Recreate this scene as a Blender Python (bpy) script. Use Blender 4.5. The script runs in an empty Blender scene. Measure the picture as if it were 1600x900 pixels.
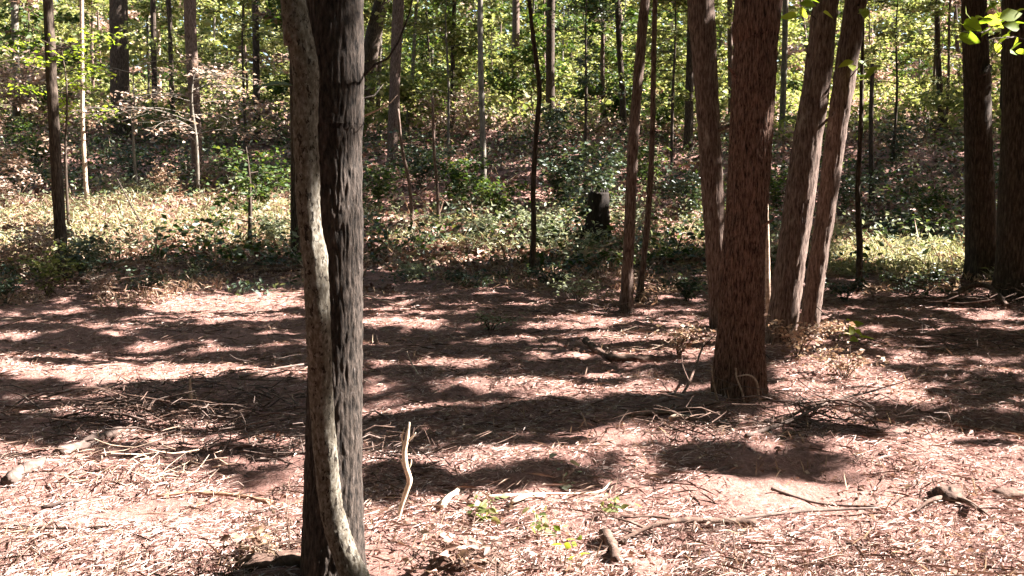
import bpy, math
import numpy as np
from mathutils import Vector

RNG = np.random.default_rng(11)
PI = math.pi
scene = bpy.context.scene
COL = scene.collection

# ------------------------------------------------------------------ camera
F = 1537.0                      # focal length in pixels of the 1600 px wide photograph
CAM_Z = 1.6
PITCH = math.atan(150.0 / F)    # the camera looks slightly down
cam = bpy.data.cameras.new("camera")
cam.sensor_width = 36.0
cam.lens = 36.0 * F / 1600.0
cam.clip_start = 0.05
cam.clip_end = 1000.0
cam_o = bpy.data.objects.new("camera", cam)
COL.objects.link(cam_o)
cam_o.location = (0, 0, CAM_Z)
cam_o.rotation_euler = (PI / 2 - PITCH, 0, 0)
scene.camera = cam_o

# ------------------------------------------------------------------ sky and sun
SUN_AZ = math.radians(8)       # from +x (right) towards +y (away)
SUN_EL = math.radians(41)
S = np.array([math.cos(SUN_AZ) * math.cos(SUN_EL), math.sin(SUN_AZ) * math.cos(SUN_EL), math.sin(SUN_EL)])
world = bpy.data.worlds.new("World")
scene.world = world
world.use_nodes = True
nt = world.node_tree
nt.nodes.clear()
wo = nt.nodes.new("ShaderNodeOutputWorld")
bg = nt.nodes.new("ShaderNodeBackground")
sky = nt.nodes.new("ShaderNodeTexSky")
sky.sky_type = 'NISHITA'
sky.sun_disc = False
sky.sun_elevation = SUN_EL
sky.sun_rotation = PI / 2 - SUN_AZ
sky.air_density = 1.0
sky.dust_density = 2.5
bg.inputs[1].default_value = 0.05
nt.links.new(sky.outputs[0], bg.inputs[0])
nt.links.new(bg.outputs[0], wo.inputs[0])
sun = bpy.data.lights.new("sun", 'SUN')
sun.energy = 5.0
sun.angle = math.radians(0.53)
sun.color = (1.0, 0.95, 0.90)
sun_o = bpy.data.objects.new("sun", sun)
COL.objects.link(sun_o)
sun_o.location = (20, 5, 30)
sun_o.rotation_euler = Vector(S).to_track_quat('Z', 'Y').to_euler()

scene.view_settings.view_transform = 'Standard'
scene.view_settings.look = 'None'
scene.view_settings.gamma = 1.0
scene.view_settings.exposure = 3.15
scene.render.engine = 'CYCLES'
scene.cycles.max_bounces = 7
scene.cycles.diffuse_bounces = 3
scene.cycles.glossy_bounces = 2
scene.cycles.transmission_bounces = 4
scene.cycles.caustics_reflective = False
scene.cycles.caustics_refractive = False
scene.cycles.use_denoising = True

# ------------------------------------------------------------------ numpy noise
_perm = np.random.default_rng(5).permutation(256)
_perm = np.concatenate([_perm, _perm, _perm])
_g = np.random.default_rng(6).normal(size=(256, 3))
_g /= np.linalg.norm(_g, axis=1)[:, None]

def noise(x, y, z=0.0):
    x, y, z = np.broadcast_arrays(np.asarray(x, float), np.asarray(y, float), np.asarray(z, float))
    xi, yi, zi = np.floor(x).astype(int), np.floor(y).astype(int), np.floor(z).astype(int)
    xf, yf, zf = x - xi, y - yi, z - zi
    u, v, w = (t * t * t * (t * (t * 6 - 15) + 10) for t in (xf, yf, zf))
    xi &= 255; yi &= 255; zi &= 255
    def gr(dx, dy, dz):
        h = _perm[_perm[_perm[(xi + dx)] + yi + dy] + zi + dz]
        g = _g[h]
        return g[..., 0] * (xf - dx) + g[..., 1] * (yf - dy) + g[..., 2] * (zf - dz)
    def lerp(a, b, t): return a + t * (b - a)
    return 1.6 * lerp(lerp(lerp(gr(0,0,0), gr(1,0,0), u), lerp(gr(0,1,0), gr(1,1,0), u), v),
                lerp(lerp(gr(0,0,1), gr(1,0,1), u), lerp(gr(0,1,1), gr(1,1,1), u), v), w)

def fbm(x, y, z=0.0, o=3):
    s, a = 0.0, 1.0
    for i in range(o):
        s = s + a * noise(x * 2**i + 17.3 * i, y * 2**i + 5.1 * i, z * 2**i)
        a *= 0.5
    return s

# ------------------------------------------------------------------ terrain
_pd = np.array([-60, 0, 14, 17, 20, 24, 28, 34, 40, 46, 55, 80, 120, 200.])
_pz = np.array([0, 0, 0.0, 0.03, 0.12, 0.43, 1.05, 2.5, 3.95, 4.75, 6.1, 9.6, 15.0, 25.])
_dd = np.linspace(-60, 200, 1301)
_zz = np.interp(_dd, _pd, _pz)
_k = np.exp(-0.5 * (np.arange(-12, 13) / 6.0) ** 2); _k /= _k.sum()
_zz = np.convolve(np.pad(_zz, 12, mode='edge'), _k, mode='valid')

def height(x, y, fine=True):
    x = np.asarray(x, float); y = np.asarray(y, float)
    far = np.clip((y - 14) / 14, 0, 1)
    z = np.interp(y + far * 2.2 * noise(x * 0.07, y * 0.05, 3.3), _dd, _zz)
    z = z + 0.05 * fbm(x * 0.3, y * 0.55, 1.0) * (1 + 4 * far)
    z = z + 0.075 * noise(x * 0.35 + 3, y * 1.3, 9.0)                 # shallow ruts running across
    if fine:
        z = z + 0.042 * fbm(x * 1.5, y * 2.3, 4.0) + 0.024 * fbm(x * 5.0, y * 6.5, 7.0) + 0.011 * noise(x * 17, y * 19, 2.0)
    return z

CT, ST = math.cos(PITCH), math.sin(PITCH)
def at(px, py, Y):
    """point seen at pixel (px, py) at distance Y into the wood"""
    a, b = (px - 800) / F, (450 - py) / F
    d = np.array([a, CT + ST * b, CT * b - ST])
    return np.array([0, 0, CAM_Z]) + d * (Y / d[1])
def to_px(P):
    P = np.asarray(P, float); q = P - np.array([0, 0, CAM_Z])
    dep = q[..., 1] * CT - q[..., 2] * ST
    up = q[..., 1] * ST + q[..., 2] * CT
    dep_s = np.where(dep > 0.05, dep, 0.05)
    return 800 + F * q[..., 0] / dep_s, 450 - F * up / dep_s, dep
_ts = np.concatenate([np.arange(2.5, 20, 0.02), np.arange(20, 120, 0.1)])
def gp(px, py):
    """ground point under a pixel"""
    p0 = at(px, py, 1.0) - np.array([0, 0, CAM_Z])
    pts = np.array([0, 0, CAM_Z]) + p0[None, :] * _ts[:, None]
    under = pts[:, 2] < height(pts[:, 0], pts[:, 1], False)
    i = int(np.argmax(under)) if under.any() else len(_ts) - 1
    x, y = pts[i, 0], pts[i, 1]
    return np.array([x, y, float(height(x, y, True))])
def onground(x, y, dz=0.0):
    return np.array([x, y, float(height(x, y)) + dz])

# ------------------------------------------------------------------ mesh helpers
def mesh_np(name, V, faces, smooth=False):
    """faces: list of int arrays (n, k)"""
    me = bpy.data.meshes.new(name)
    V = np.asarray(V, np.float32)
    me.vertices.add(len(V))
    me.vertices.foreach_set("co", V.ravel())
    loops = np.concatenate([f.ravel() for f in faces]).astype(np.int32)
    sizes = np.concatenate([np.full(len(f), f.shape[1], np.int32) for f in faces])
    starts = np.concatenate([[0], np.cumsum(sizes)[:-1]]).astype(np.int32)
    me.loops.add(len(loops))
    me.loops.foreach_set("vertex_index", loops)
    me.polygons.add(len(sizes))
    me.polygons.foreach_set("loop_start", starts)
    if smooth:
        me.polygons.foreach_set("use_smooth", np.ones(len(sizes), bool))
    me.update(calc_edges=True)
    return me

class MB:
    """collects shapes into one mesh"""
    def __init__(s): s.V = []; s.F = {}; s.n = 0
    def add(s, V, *Fs):
        V = np.asarray(V, float)
        for f in Fs:
            f = np.asarray(f, int)
            if len(f): s.F.setdefault(f.shape[1], []).append(f + s.n)
        s.V.append(V); s.n += len(V)
    def build(s, name, mat, parent=None, smooth=False, origin=None):
        V = np.concatenate(s.V)
        if origin is None:
            origin = parent.location if parent is not None else (0, 0, 0)
        V = V - np.array(origin)
        me = mesh_np(name, V, [np.concatenate(f) for f in s.F.values()], smooth)
        me.materials.append(mat)
        o = bpy.data.objects.new(name, me)
        COL.objects.link(o)
        if parent is not None:
            o.parent = parent
        else:
            o.location = origin
        return o

def tag(o, label=None, cat=None, group=None, kind=None):
    if label: o["label"] = label
    if cat: o["category"] = cat
    if group: o["group"] = group
    if kind or cat: o["kind"] = kind or "thing"
    return o
def empty(name, loc):
    e = bpy.data.objects.new(name, None)
    e.empty_display_size = 0.2
    e.location = tuple(float(v) for v in loc)
    COL.objects.link(e)
    return e

def resample(P, R, step):
    """smooth (Catmull-Rom) resampling of a path and its radii"""
    P = np.asarray(P, float); R = np.asarray(R, float)
    if len(P) == 2:
        n = max(2, int(np.linalg.norm(P[1] - P[0]) / step) + 1)
        t = np.linspace(0, 1, n)[:, None]
        return P[0] + (P[1] - P[0]) * t, R[0] + (R[1] - R[0]) * t[:, 0]
    Q = np.vstack([2 * P[0] - P[1], P, 2 * P[-1] - P[-2]])
    out, rad = [], []
    for i in range(1, len(Q) - 2):
        n = max(1, int(np.linalg.norm(Q[i + 1] - Q[i]) / step))
        t = np.arange(n)[:, None] / n
        a, b, c, d = Q[i - 1], Q[i], Q[i + 1], Q[i + 2]
        out.append(0.5 * (2 * b + (c - a) * t + (2 * a - 5 * b + 4 * c - d) * t**2 + (3 * b - a - 3 * c + d) * t**3))
        rad.append(R[i - 1] + (R[i] - R[i - 1]) * t[:, 0])
    out.append(P[-1:]); rad.append(R[-1:])
    return np.concatenate(out), np.concatenate(rad)

def tube(P, R, segs=8, disp=None, cap=True):
    """swept tube; disp(theta, arc, points) -> radial factor"""
    P = np.asarray(P, float); R = np.asarray(R, float)
    n = len(P)
    T = np.gradient(P, axis=0); T /= np.linalg.norm(T, axis=1)[:, None] + 1e-12
    ref = np.array([0, 1.0, 0]) if abs(T[0][1]) < 0.9 else np.array([1.0, 0, 0])
    A = np.empty_like(P)
    a = ref - T[0] * ref.dot(T[0]); a /= np.linalg.norm(a)
    for i in range(n):
        a = a - T[i] * a.dot(T[i]); a /= np.linalg.norm(a) + 1e-12
        A[i] = a
    B = np.cross(T, A)
    th = np.linspace(0, 2 * PI, segs, endpoint=False)
    arc = np.concatenate([[0], np.cumsum(np.linalg.norm(np.diff(P, axis=0), axis=1))])
    rr = np.repeat(R[:, None], segs, 1)
    if disp is not None:
        rr = rr + disp(th[None, :], arc[:, None], rr)
    V = P[:, None, :] + rr[..., None] * (np.cos(th)[None, :, None] * A[:, None, :] + np.sin(th)[None, :, None] * B[:, None, :])
    V = V.reshape(-1, 3)
    i = np.arange(n - 1)[:, None] * segs; j = np.arange(segs)[None, :]; k = (j + 1) % segs
    Fq = np.stack([i + j, i + k, i + segs + k, i + segs + j], -1).reshape(-1, 4)
    Ft = []
    if cap:
        c0, c1 = len(V), len(V) + 1
        V = np.vstack([V, P[0], P[-1]])
        jj = np.arange(segs); kk = (jj + 1) % segs
        Ft = np.concatenate([np.stack([kk, jj, np.full(segs, c0)], 1),
                             np.stack([jj + (n - 1) * segs, kk + (n - 1) * segs, np.full(segs, c1)], 1)])
    return V, Fq, np.asarray(Ft, int).reshape(-1, 3)

def unit(v): return v / (np.linalg.norm(v, axis=-1, keepdims=True) + 1e-12)

def leaf_quads(P, D, N, L, W, fold=0.18):
    """small folded leaves: base P, direction D, normal N, length L, width W: two triangles each"""
    n = len(P)
    D = unit(D); Sd = unit(np.cross(D, N)); N = unit(np.cross(Sd, D))
    L = np.broadcast_to(L, n)[:, None]; W = np.broadcast_to(W, n)[:, None]
    b = P; t = P + D * L - N * L * 0.1
    m = P + D * L * 0.42
    l = m + Sd * W * 0.5 + N * W * fold; r = m - Sd * W * 0.5 + N * W * fold
    V = np.stack([b, r, t, l], 1).reshape(-1, 3)
    i = np.arange(n)[:, None] * 4
    Ft = np.concatenate([i + np.array([[0, 1, 2]]), i + np.array([[0, 2, 3]])], 1).reshape(-1, 3)
    return V, Ft
def leaf_big(P, D, N, L, W, curl=0.15):
    """a broad leaf with a pointed tip, twelve triangles"""
    n = len(P)
    D = unit(D); Sd = unit(np.cross(D, N)); N = unit(np.cross(Sd, D))
    L = np.broadcast_to(L, n)[:, None]; W = np.broadcast_to(W, n)[:, None]
    u = [0, .2, .45, .75]; w = [0.12, .82, 1.0, .55]
    vs = []
    for uu, ww in zip(u, w):
        c = P + D * L * uu - N * L * curl * uu * uu
        vs += [c + Sd * W * .5 * ww + N * W * .12 * ww, c, c - Sd * W * .5 * ww + N * W * .12 * ww]
    vs.append(P + D * L - N * L * curl)
    V = np.stack(vs, 1).reshape(-1, 3)
    q = []
    for k in range(3):
        a = 3 * k
        q += [[a, a + 1, a + 4], [a, a + 4, a + 3], [a + 1, a + 2, a + 5], [a + 1, a + 5, a + 4]]
    q += [[9, 10, 12], [10, 11, 12]]
    i = np.arange(n)[:, None, None] * 13
    return V, (i + np.array(q)[None]).reshape(-1, 3)
def rdir(n, zlo=-1.0, zhi=1.0):
    z = RNG.uniform(zlo, zhi, n); a = RNG.uniform(0, 2 * PI, n); r = np.sqrt(np.clip(1 - z * z, 0, 1))
    return np.stack([r * np.cos(a), r * np.sin(a), z], 1)

# ------------------------------------------------------------------ materials
def ramp(nt, stops):
    r = nt.nodes.new("ShaderNodeValToRGB")
    while len(r.color_ramp.elements) < len(stops): r.color_ramp.elements.new(0.5)
    for e, (p, c) in zip(r.color_ramp.elements, stops):
        e.position = p; e.color = (*c, 1)
    return r
def new_mat(name):
    m = bpy.data.materials.new(name); m.use_nodes = True
    nt = m.node_tree; nt.nodes.clear()
    return m, nt, nt.nodes.new("ShaderNodeOutputMaterial")

def mat_leaf(name, stops, trans=0.45, rough=0.55, spec=0.25, tcol=(1.15, 1.1, 0.5)):
    m, nt, out = new_mat(name)
    geo = nt.nodes.new("ShaderNodeNewGeometry")
    r = ramp(nt, stops)
    nt.links.new(geo.outputs["Random Per Island"], r.inputs[0])
    p = nt.nodes.new("ShaderNodeBsdfPrincipled")
    p.inputs["Roughness"].default_value = rough
    p.inputs["Specular IOR Level"].default_value = spec
    nt.links.new(r.outputs[0], p.inputs["Base Color"])
    if trans > 0:
        t = nt.nodes.new("ShaderNodeBsdfTranslucent")
        mul = nt.nodes.new("ShaderNodeMix"); mul.data_type = 'RGBA'; mul.blend_type = 'MULTIPLY'
        mul.inputs[0].default_value = 1.0
        nt.links.new(r.outputs[0], mul.inputs[6]); mul.inputs[7].default_value = (*tcol, 1)
        nt.links.new(mul.outputs[2], t.inputs[0])
        mx = nt.nodes.new("ShaderNodeMixShader"); mx.inputs[0].default_value = trans
        nt.links.new(p.outputs[0], mx.inputs[1]); nt.links.new(t.outputs[0], mx.inputs[2])
        nt.links.new(mx.outputs[0], out.inputs[0])
    else:
        nt.links.new(p.outputs[0], out.inputs[0])
    return m

def mat_bark(name, stops, scale=(14, 14, 2.2), detail=7, bump=0.6, patch=None, patch_scale=(5, 5, 3), patch_lo=0.55, patch_hi=0.62, rough=0.9):
    m, nt, out = new_mat(name)
    tc = nt.nodes.new("ShaderNodeTexCoord")
    mp = nt.nodes.new("ShaderNodeMapping"); mp.inputs["Scale"].default_value = scale
    nt.links.new(tc.outputs["Object"], mp.inputs[0])
    no = nt.nodes.new("ShaderNodeTexNoise"); no.inputs["Scale"].default_value = 1.0
    no.inputs["Detail"].default_value = detail; no.inputs["Roughness"].default_value = 0.65
    nt.links.new(mp.outputs[0], no.inputs["Vector"])
    r = ramp(nt, stops); nt.links.new(no.outputs[0], r.inputs[0])
    colour = r.outputs[0]
    if patch is not None:
        mp2 = nt.nodes.new("ShaderNodeMapping"); mp2.inputs["Scale"].default_value = patch_scale
        nt.links.new(tc.outputs["Object"], mp2.inputs[0])
        n2 = nt.nodes.new("ShaderNodeTexNoise"); n2.inputs["Scale"].default_value = 1.0; n2.inputs["Detail"].default_value = 6
        n2.inputs["Roughness"].default_value = 0.7
        nt.links.new(mp2.outputs[0], n2.inputs["Vector"])
        r2 = ramp(nt, [(patch_lo, (0, 0, 0)), (patch_hi, (1, 1, 1))]); nt.links.new(n2.outputs[0], r2.inputs[0])
        mx = nt.nodes.new("ShaderNodeMix"); mx.data_type = 'RGBA'
        nt.links.new(r2.outputs[0], mx.inputs[0]); nt.links.new(colour, mx.inputs[6]); mx.inputs[7].default_value = (*patch, 1)
        colour = mx.outputs[2]
    p = nt.nodes.new("ShaderNodeBsdfPrincipled"); p.inputs["Roughness"].default_value = rough
    p.inputs["Specular IOR Level"].default_value = 0.2
    nt.links.new(colour, p.inputs["Base Color"])
    b = nt.nodes.new("ShaderNodeBump"); b.inputs["Strength"].default_value = bump; b.inputs["Distance"].default_value = 0.01
    nt.links.new(no.outputs[0], b.inputs["Height"]); nt.links.new(b.outputs[0], p.inputs["Normal"])
    nt.links.new(p.outputs[0], out.inputs[0])
    return m

def mat_ground():
    m, nt, out = new_mat("forest_soil")
    tc = nt.nodes.new("ShaderNodeTexCoord")
    def nz(scale, detail, rough, sc3=(1, 1, 1)):
        mp = nt.nodes.new("ShaderNodeMapping"); mp.inputs["Scale"].default_value = sc3
        nt.links.new(tc.outputs["Object"], mp.inputs[0])
        n = nt.nodes.new("ShaderNodeTexNoise"); n.inputs["Scale"].default_value = scale
        n.inputs["Detail"].default_value = detail; n.inputs["Roughness"].default_value = rough
        nt.links.new(mp.outputs[0], n.inputs["Vector"]); return n
    n1 = nz(0.8, 6, 0.6); n2 = nz(34, 6, 0.75); n3 = nz(9, 5, 0.7, (1, 1.6, 1))
    a = ramp(nt, [(0.3, (0.115, 0.054, 0.042)), (0.5, (0.215, 0.110, 0.089)), (0.68, (0.33, 0.19, 0.158))])
    nt.links.new(n1.outputs[0], a.inputs[0])
    b = ramp(nt, [(0.3, (0.06, 0.032, 0.027)), (0.50, (0.225, 0.120, 0.099)), (0.70, (0.46, 0.31, 0.262))])
    nt.links.new(n2.outputs[0], b.inputs[0])
    mx = nt.nodes.new("ShaderNodeMix"); mx.data_type = 'RGBA'; mx.inputs[0].default_value = 0.55
    nt.links.new(a.outputs[0], mx.inputs[6]); nt.links.new(b.outputs[0], mx.inputs[7])
    p = nt.nodes.new("ShaderNodeBsdfPrincipled"); p.inputs["Roughness"].default_value = 0.95
    p.inputs["Specular IOR Level"].default_value = 0.15
    nt.links.new(mx.outputs[2], p.inputs["Base Color"])
    ad = nt.nodes.new("ShaderNodeMath"); ad.operation = 'ADD'
    nt.links.new(n2.outputs[0], ad.inputs[0]); nt.links.new(n3.outputs[0], ad.inputs[1])
    bu = nt.nodes.new("ShaderNodeBump"); bu.inputs["Strength"].default_value = 0.9; bu.inputs["Distance"].default_value = 0.03
    nt.links.new(ad.outputs[0], bu.inputs["Height"]); nt.links.new(bu.outputs[0], p.inputs["Normal"])
    nt.links.new(p.outputs[0], out.inputs[0])
    return m

M = {}
M['soil'] = mat_ground()
M['dark_bark'] = mat_bark("dark_furrowed_bark", [(0.36, (0.009, 0.0065, 0.0055)), (0.48, (0.034, 0.026, 0.021)), (0.60, (0.062, 0.046, 0.037)), (0.76, (0.14, 0.122, 0.112))], (75, 75, 22), bump=1.0)
M['pale_bark'] = mat_bark("pale_mottled_bark", [(0.34, (0.06, 0.047, 0.033)), (0.5, (0.12, 0.102, 0.078)), (0.68, (0.23, 0.212, 0.182))], (75, 75, 40), bump=0.4,
                          patch=(0.018, 0.013, 0.009), patch_scale=(55, 55, 30), patch_lo=0.55, patch_hi=0.60)
M['red_bark'] = mat_bark("reddish_brown_bark", [(0.38, (0.018, 0.009, 0.006)), (0.48, (0.098, 0.052, 0.036)), (0.62, (0.20, 0.118, 0.086))], (85, 85, 13), bump=1.0,
                         patch=(0.15, 0.092, 0.068), patch_scale=(4, 4, 3), patch_lo=0.58, patch_hi=0.75)
M['brown_bark'] = mat_bark("brown_bark", [(0.34, (0.024, 0.014, 0.011)), (0.48, (0.10, 0.064, 0.050)), (0.66, (0.21, 0.152, 0.122))], (55, 55, 9), bump=0.7,
                           patch=(0.26, 0.21, 0.17), patch_scale=(7, 7, 2.5), patch_lo=0.60, patch_hi=0.72)
M['deep_brown_bark'] = mat_bark("dark_brown_bark", [(0.34, (0.016, 0.011, 0.008)), (0.5, (0.055, 0.038, 0.028)), (0.68, (0.13, 0.097, 0.076))], (40, 40, 7), bump=0.6)  # plain darker brown for trunks, branches and stems
M['black_bark'] = mat_bark("near_black_bark", [(0.32, (0.007, 0.005, 0.004)), (0.55, (0.024, 0.017, 0.013)), (0.75, (0.07, 0.052, 0.042))], (20, 20, 6), bump=0.8)  # almost black brown over the whole stump
M['grey_bark'] = mat_bark("grey_bark", [(0.30, (0.06, 0.05, 0.04)), (0.52, (0.14, 0.12, 0.098)), (0.75, (0.27, 0.24, 0.20))], (16, 16, 5), bump=0.5)
M['dry_wood'] = mat_bark("dry_wood", [(0.30, (0.20, 0.125, 0.085)), (0.5, (0.40, 0.29, 0.215)), (0.72, (0.60, 0.49, 0.39))], (22, 22, 22), bump=0.5)
M['pale_wood'] = mat_bark("split_pale_wood", [(0.30, (0.42, 0.31, 0.21)), (0.55, (0.62, 0.50, 0.37)), (0.75, (0.74, 0.65, 0.53))], (25, 25, 8), bump=0.4)
M['orange_wood'] = mat_bark("splintered_orange_wood", [(0.30, (0.13, 0.065, 0.04)), (0.55, (0.28, 0.155, 0.10)), (0.75, (0.42, 0.28, 0.20))], (8, 40, 40), bump=0.6)
M['rotten_wood'] = mat_bark("rotten_wood", [(0.30, (0.03, 0.018, 0.013)), (0.52, (0.10, 0.06, 0.045)), (0.75, (0.23, 0.16, 0.125))], (18, 18, 18), bump=0.9)
M['grey_wood'] = mat_bark("weathered_log", [(0.30, (0.04, 0.026, 0.021)), (0.52, (0.12, 0.084, 0.07)), (0.75, (0.25, 0.185, 0.155))], (14, 14, 14), bump=0.8)

M['canopy'] = mat_leaf("canopy_leaves", [(0, (0.035, 0.065, 0.014)), (0.5, (0.065, 0.10, 0.022)), (1, (0.12, 0.14, 0.03))], 0.35)
M['leaf_yellow'] = mat_leaf("yellow_green_leaves", [(0, (0.07, 0.095, 0.032)), (0.35, (0.15, 0.175, 0.06)), (0.7, (0.26, 0.265, 0.11)), (1, (0.44, 0.41, 0.25))], 0.5, tcol=(1.1, 1.1, .62))
M['leaf_green'] = mat_leaf("green_leaves", [(0, (0.025, 0.05, 0.014)), (0.5, (0.05, 0.085, 0.025)), (0.85, (0.09, 0.13, 0.035)), (1, (0.17, 0.17, 0.06))], 0.42)
M['leaf_deep'] = mat_leaf("deep_green_leaves", [(0, (0.022, 0.038, 0.022)), (0.6, (0.048, 0.073, 0.042)), (1, (0.11, 0.135, 0.085))], 0.3, spec=0.5, rough=0.4)
M['leaf_pink'] = mat_leaf("withered_pale_leaves", [(0, (0.17, 0.105, 0.08)), (0.5, (0.32, 0.225, 0.18)), (1, (0.50, 0.41, 0.335))], 0.4, tcol=(1.05, .95, .8))
M['leaf_bright'] = mat_leaf("bright_translucent_leaves", [(0, (0.16, 0.24, 0.03)), (0.5, (0.25, 0.33, 0.045)), (1, (0.36, 0.40, 0.07))], 0.6, tcol=(1.1, 1.1, .45))  # brightest, most translucent yellow green of the leaf colours
M['leaf_sage'] = mat_leaf("sage_leaves", [(0, (0.16, 0.18, 0.11)), (1, (0.33, 0.34, 0.24))], 0.4, tcol=(1, 1, .7))
M['grass'] = mat_leaf("meadow_grass", [(0, (0.15, 0.165, 0.075)), (0.4, (0.27, 0.275, 0.15)), (0.75, (0.42, 0.39, 0.26)), (1, (0.54, 0.47, 0.37))], 0.4, tcol=(1.05, 1, .65))
M['dry_grass'] = mat_leaf("dry_weeds", [(0, (0.17, 0.095, 0.065)), (0.5, (0.34, 0.22, 0.155)), (1, (0.52, 0.40, 0.28))], 0.3, tcol=(1, .95, .8))
M['litter'] = mat_leaf("leaf_litter", [(0, (0.085, 0.042, 0.030)), (0.35, (0.21, 0.115, 0.085)), (0.7, (0.36, 0.225, 0.17)), (1, (0.56, 0.43, 0.33))], 0.12, tcol=(1, .9, .75))
M['straw'] = mat_leaf("pine_straw", [(0, (0.22, 0.125, 0.105)), (0.3, (0.40, 0.26, 0.225)), (0.7, (0.56, 0.415, 0.37)), (1, (0.70, 0.60, 0.53))], 0.0, rough=0.8)
M['chips'] = mat_leaf("wood_chips", [(0, (0.20, 0.12, 0.09)), (0.4, (0.40, 0.27, 0.22)), (0.75, (0.54, 0.42, 0.35)), (1, (0.68, 0.58, 0.48))], 0.0, rough=0.85)
M['twig'] = mat_leaf("dead_twigs", [(0, (0.05, 0.03, 0.022)), (0.5, (0.17, 0.105, 0.08)), (1, (0.40, 0.29, 0.22))], 0.0, rough=0.9)

# ------------------------------------------------------------------ wanted sun patches on the ground; canopy gaps are shaped to give them
def inpoly(X, Y, poly):
    r = np.zeros(X.shape, bool); n = len(poly); j = n - 1
    for i in range(n):
        xi, yi = poly[i]; xj, yj = poly[j]
        c = ((yi > Y) != (yj > Y)) & (X < (xj - xi) * (Y - yi) / (yj - yi + 1e-9) + xi)
        r ^= c; j = i
    return r
LIT = [   # (share of sun, outline) of each wanted patch of sun, as seen from the camera
    (0.97, [(-60, 745), (230, 738), (330, 728), (470, 765), (600, 790), (640, 765), (860, 752), (960, 758), (1060, 742), (1150, 738), (1420, 742), (1600, 715), (1680, 710), (1680, 960), (-60, 960)]),
    (0.86, [(-300, 545), (0, 555), (300, 563), (475, 580), (475, 594), (250, 592), (0, 590), (-300, 590)]),
    (0.84, [(205, 460), (470, 452), (478, 500), (330, 507), (215, 482)]),
    (0.8, [(560, 463), (700, 487), (700, 508), (560, 516)]),
    (0.75, [(790, 512), (1030, 488), (1120, 500), (1120, 560), (1040, 572), (900, 566), (815, 560)]),
    (0.78, [(715, 588), (870, 595), (1010, 606), (1005, 632), (880, 626), (740, 612)]),
    (0.84, [(1195, 560), (1290, 545), (1400, 580), (1505, 622), (1480, 640), (1350, 626), (1230, 640), (1195, 635)]),
    (0.75, [(1400, 560), (1600, 555), (1800, 560), (1800, 590), (1480, 580)]),
    (0.82, [(1360, 655), (1480, 668), (1600, 685), (1800, 690), (1800, 725), (1420, 745), (1290, 715), (1390, 705)]),
    (0.75, [(660, 695), (760, 680), (940, 705), (950, 738), (780, 738), (680, 728)]),
    (0.72, [(230, 645), (480, 685), (480, 760), (330, 725), (200, 740), (-200, 760), (-200, 690), (100, 700)]),
    (0.95, [(-100, 325), (450, 305), (455, 393), (250, 402), (110, 420), (-100, 410)]),
    (0.70, [(565, 335), (860, 325), (870, 392), (800, 415), (640, 418), (575, 385)]),
    (0.90, [(860, 325), (980, 325), (980, 378), (860, 378)]),
    (0.85, [(1015, 325), (1130, 325), (1130, 395), (1015, 390)]),
    (0.97, [(1285, 370), (1370, 380), (1515, 395), (1515, 438), (1400, 428), (1285, 424)]),
    (0.85, [(1340, 150), (1700, 150), (1700, 196), (1340, 196)]),
    (0.75, [(980, 662), (1120, 668), (1240, 690), (1330, 700), (1240, 706), (1100, 690), (980, 676)]),
    (0.5, [(1500, 470), (1700, 480), (1700, 530), (1500, 500)]),
]
_gx, _gy = np.meshgrid(np.arange(-400, 2000, 4) + 2.0, np.arange(100, 1300, 4) + 2.0)
LMAP = np.where(_gy < 205, 0.8, np.where(_gy < 330, np.where((_gx > 560) & (_gx < 1130), 0.52, 0.34), np.where(_gy < 430, 0.36, np.where(_gy < 690, 0.42, 0.45))))
LMAP = np.where((_gx < 420) & (_gy > 100) & (_gy < 260), 0.5, LMAP)
for v, poly in LIT:
    LMAP = np.where(inpoly(_gx, _gy, poly), v, LMAP)
def sun_share(G):
    px, py, dep = to_px(G)
    i = np.clip(((py - 100) / 4).astype(int), 0, LMAP.shape[0] - 1)
    j = np.clip(((px + 400) / 4).astype(int), 0, LMAP.shape[1] - 1)
    v = LMAP[i, j]
    out = (px < -400) | (px > 2000) | (py < 100) | (dep < 1)
    return np.where(out | (py > 1000), 0.12, v)
def in_gap(G):
    """True where ground point G is meant to be in the sun"""
    n = 0.62 * noise(G[:, 0] * .75, G[:, 1] * 2.5, 31.0) + 0.5 * noise(G[:, 0] * 2.2, G[:, 1] * 6.0, 12.0)
    q = 1 / (1 + np.exp(-n * 4.2))                                   # about uniform 0..1
    return q < sun_share(G)
def shadow_point(P):
    t = (P[:, 2] - 0.0) / S[2]
    for _ in range(14):
        G = P - S * t[:, None]
        t = t + 0.75 * (G[:, 2] - height(G[:, 0], G[:, 1], False)) / S[2]
    return P - S * t[:, None]

# ------------------------------------------------------------------ ground
def axis(lo, hi, f0, f1, fine, grow):
    a = list(np.arange(f0, f1 + 1e-6, fine))
    s = fine
    while a[-1] < hi: s *= grow; a.append(a[-1] + s)
    s = fine; b = [f0]
    while b[-1] > lo: s *= grow; b.append(b[-1] - s)
    return np.array(b[:0:-1] + a)
gx = axis(-160, 160, -5.2, 5.2, 0.05, 1.06)
gy = np.concatenate([axis(-40, 5, 3.0, 9.0, 0.035, 1.08)[:0], axis(-40, 220, 3.6, 7.0, 0.036, 1.03)])
X, Y = np.meshgrid(gx, gy)
V = np.stack([X, Y, height(X, Y)], -1).reshape(-1, 3)
nx, ny = len(gx), len(gy)
i = np.arange(ny - 1)[:, None] * nx; j = np.arange(nx - 1)[None, :]
FQ = np.stack([i + j, i + j + 1, i + nx + j + 1, i + nx + j], -1).reshape(-1, 4)
g = MB(); g.add(V, FQ)
ground = g.build("ground", M['soil'], smooth=True)
tag(ground, "bare reddish brown forest soil rising to a wooded bank", kind="structure")

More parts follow.
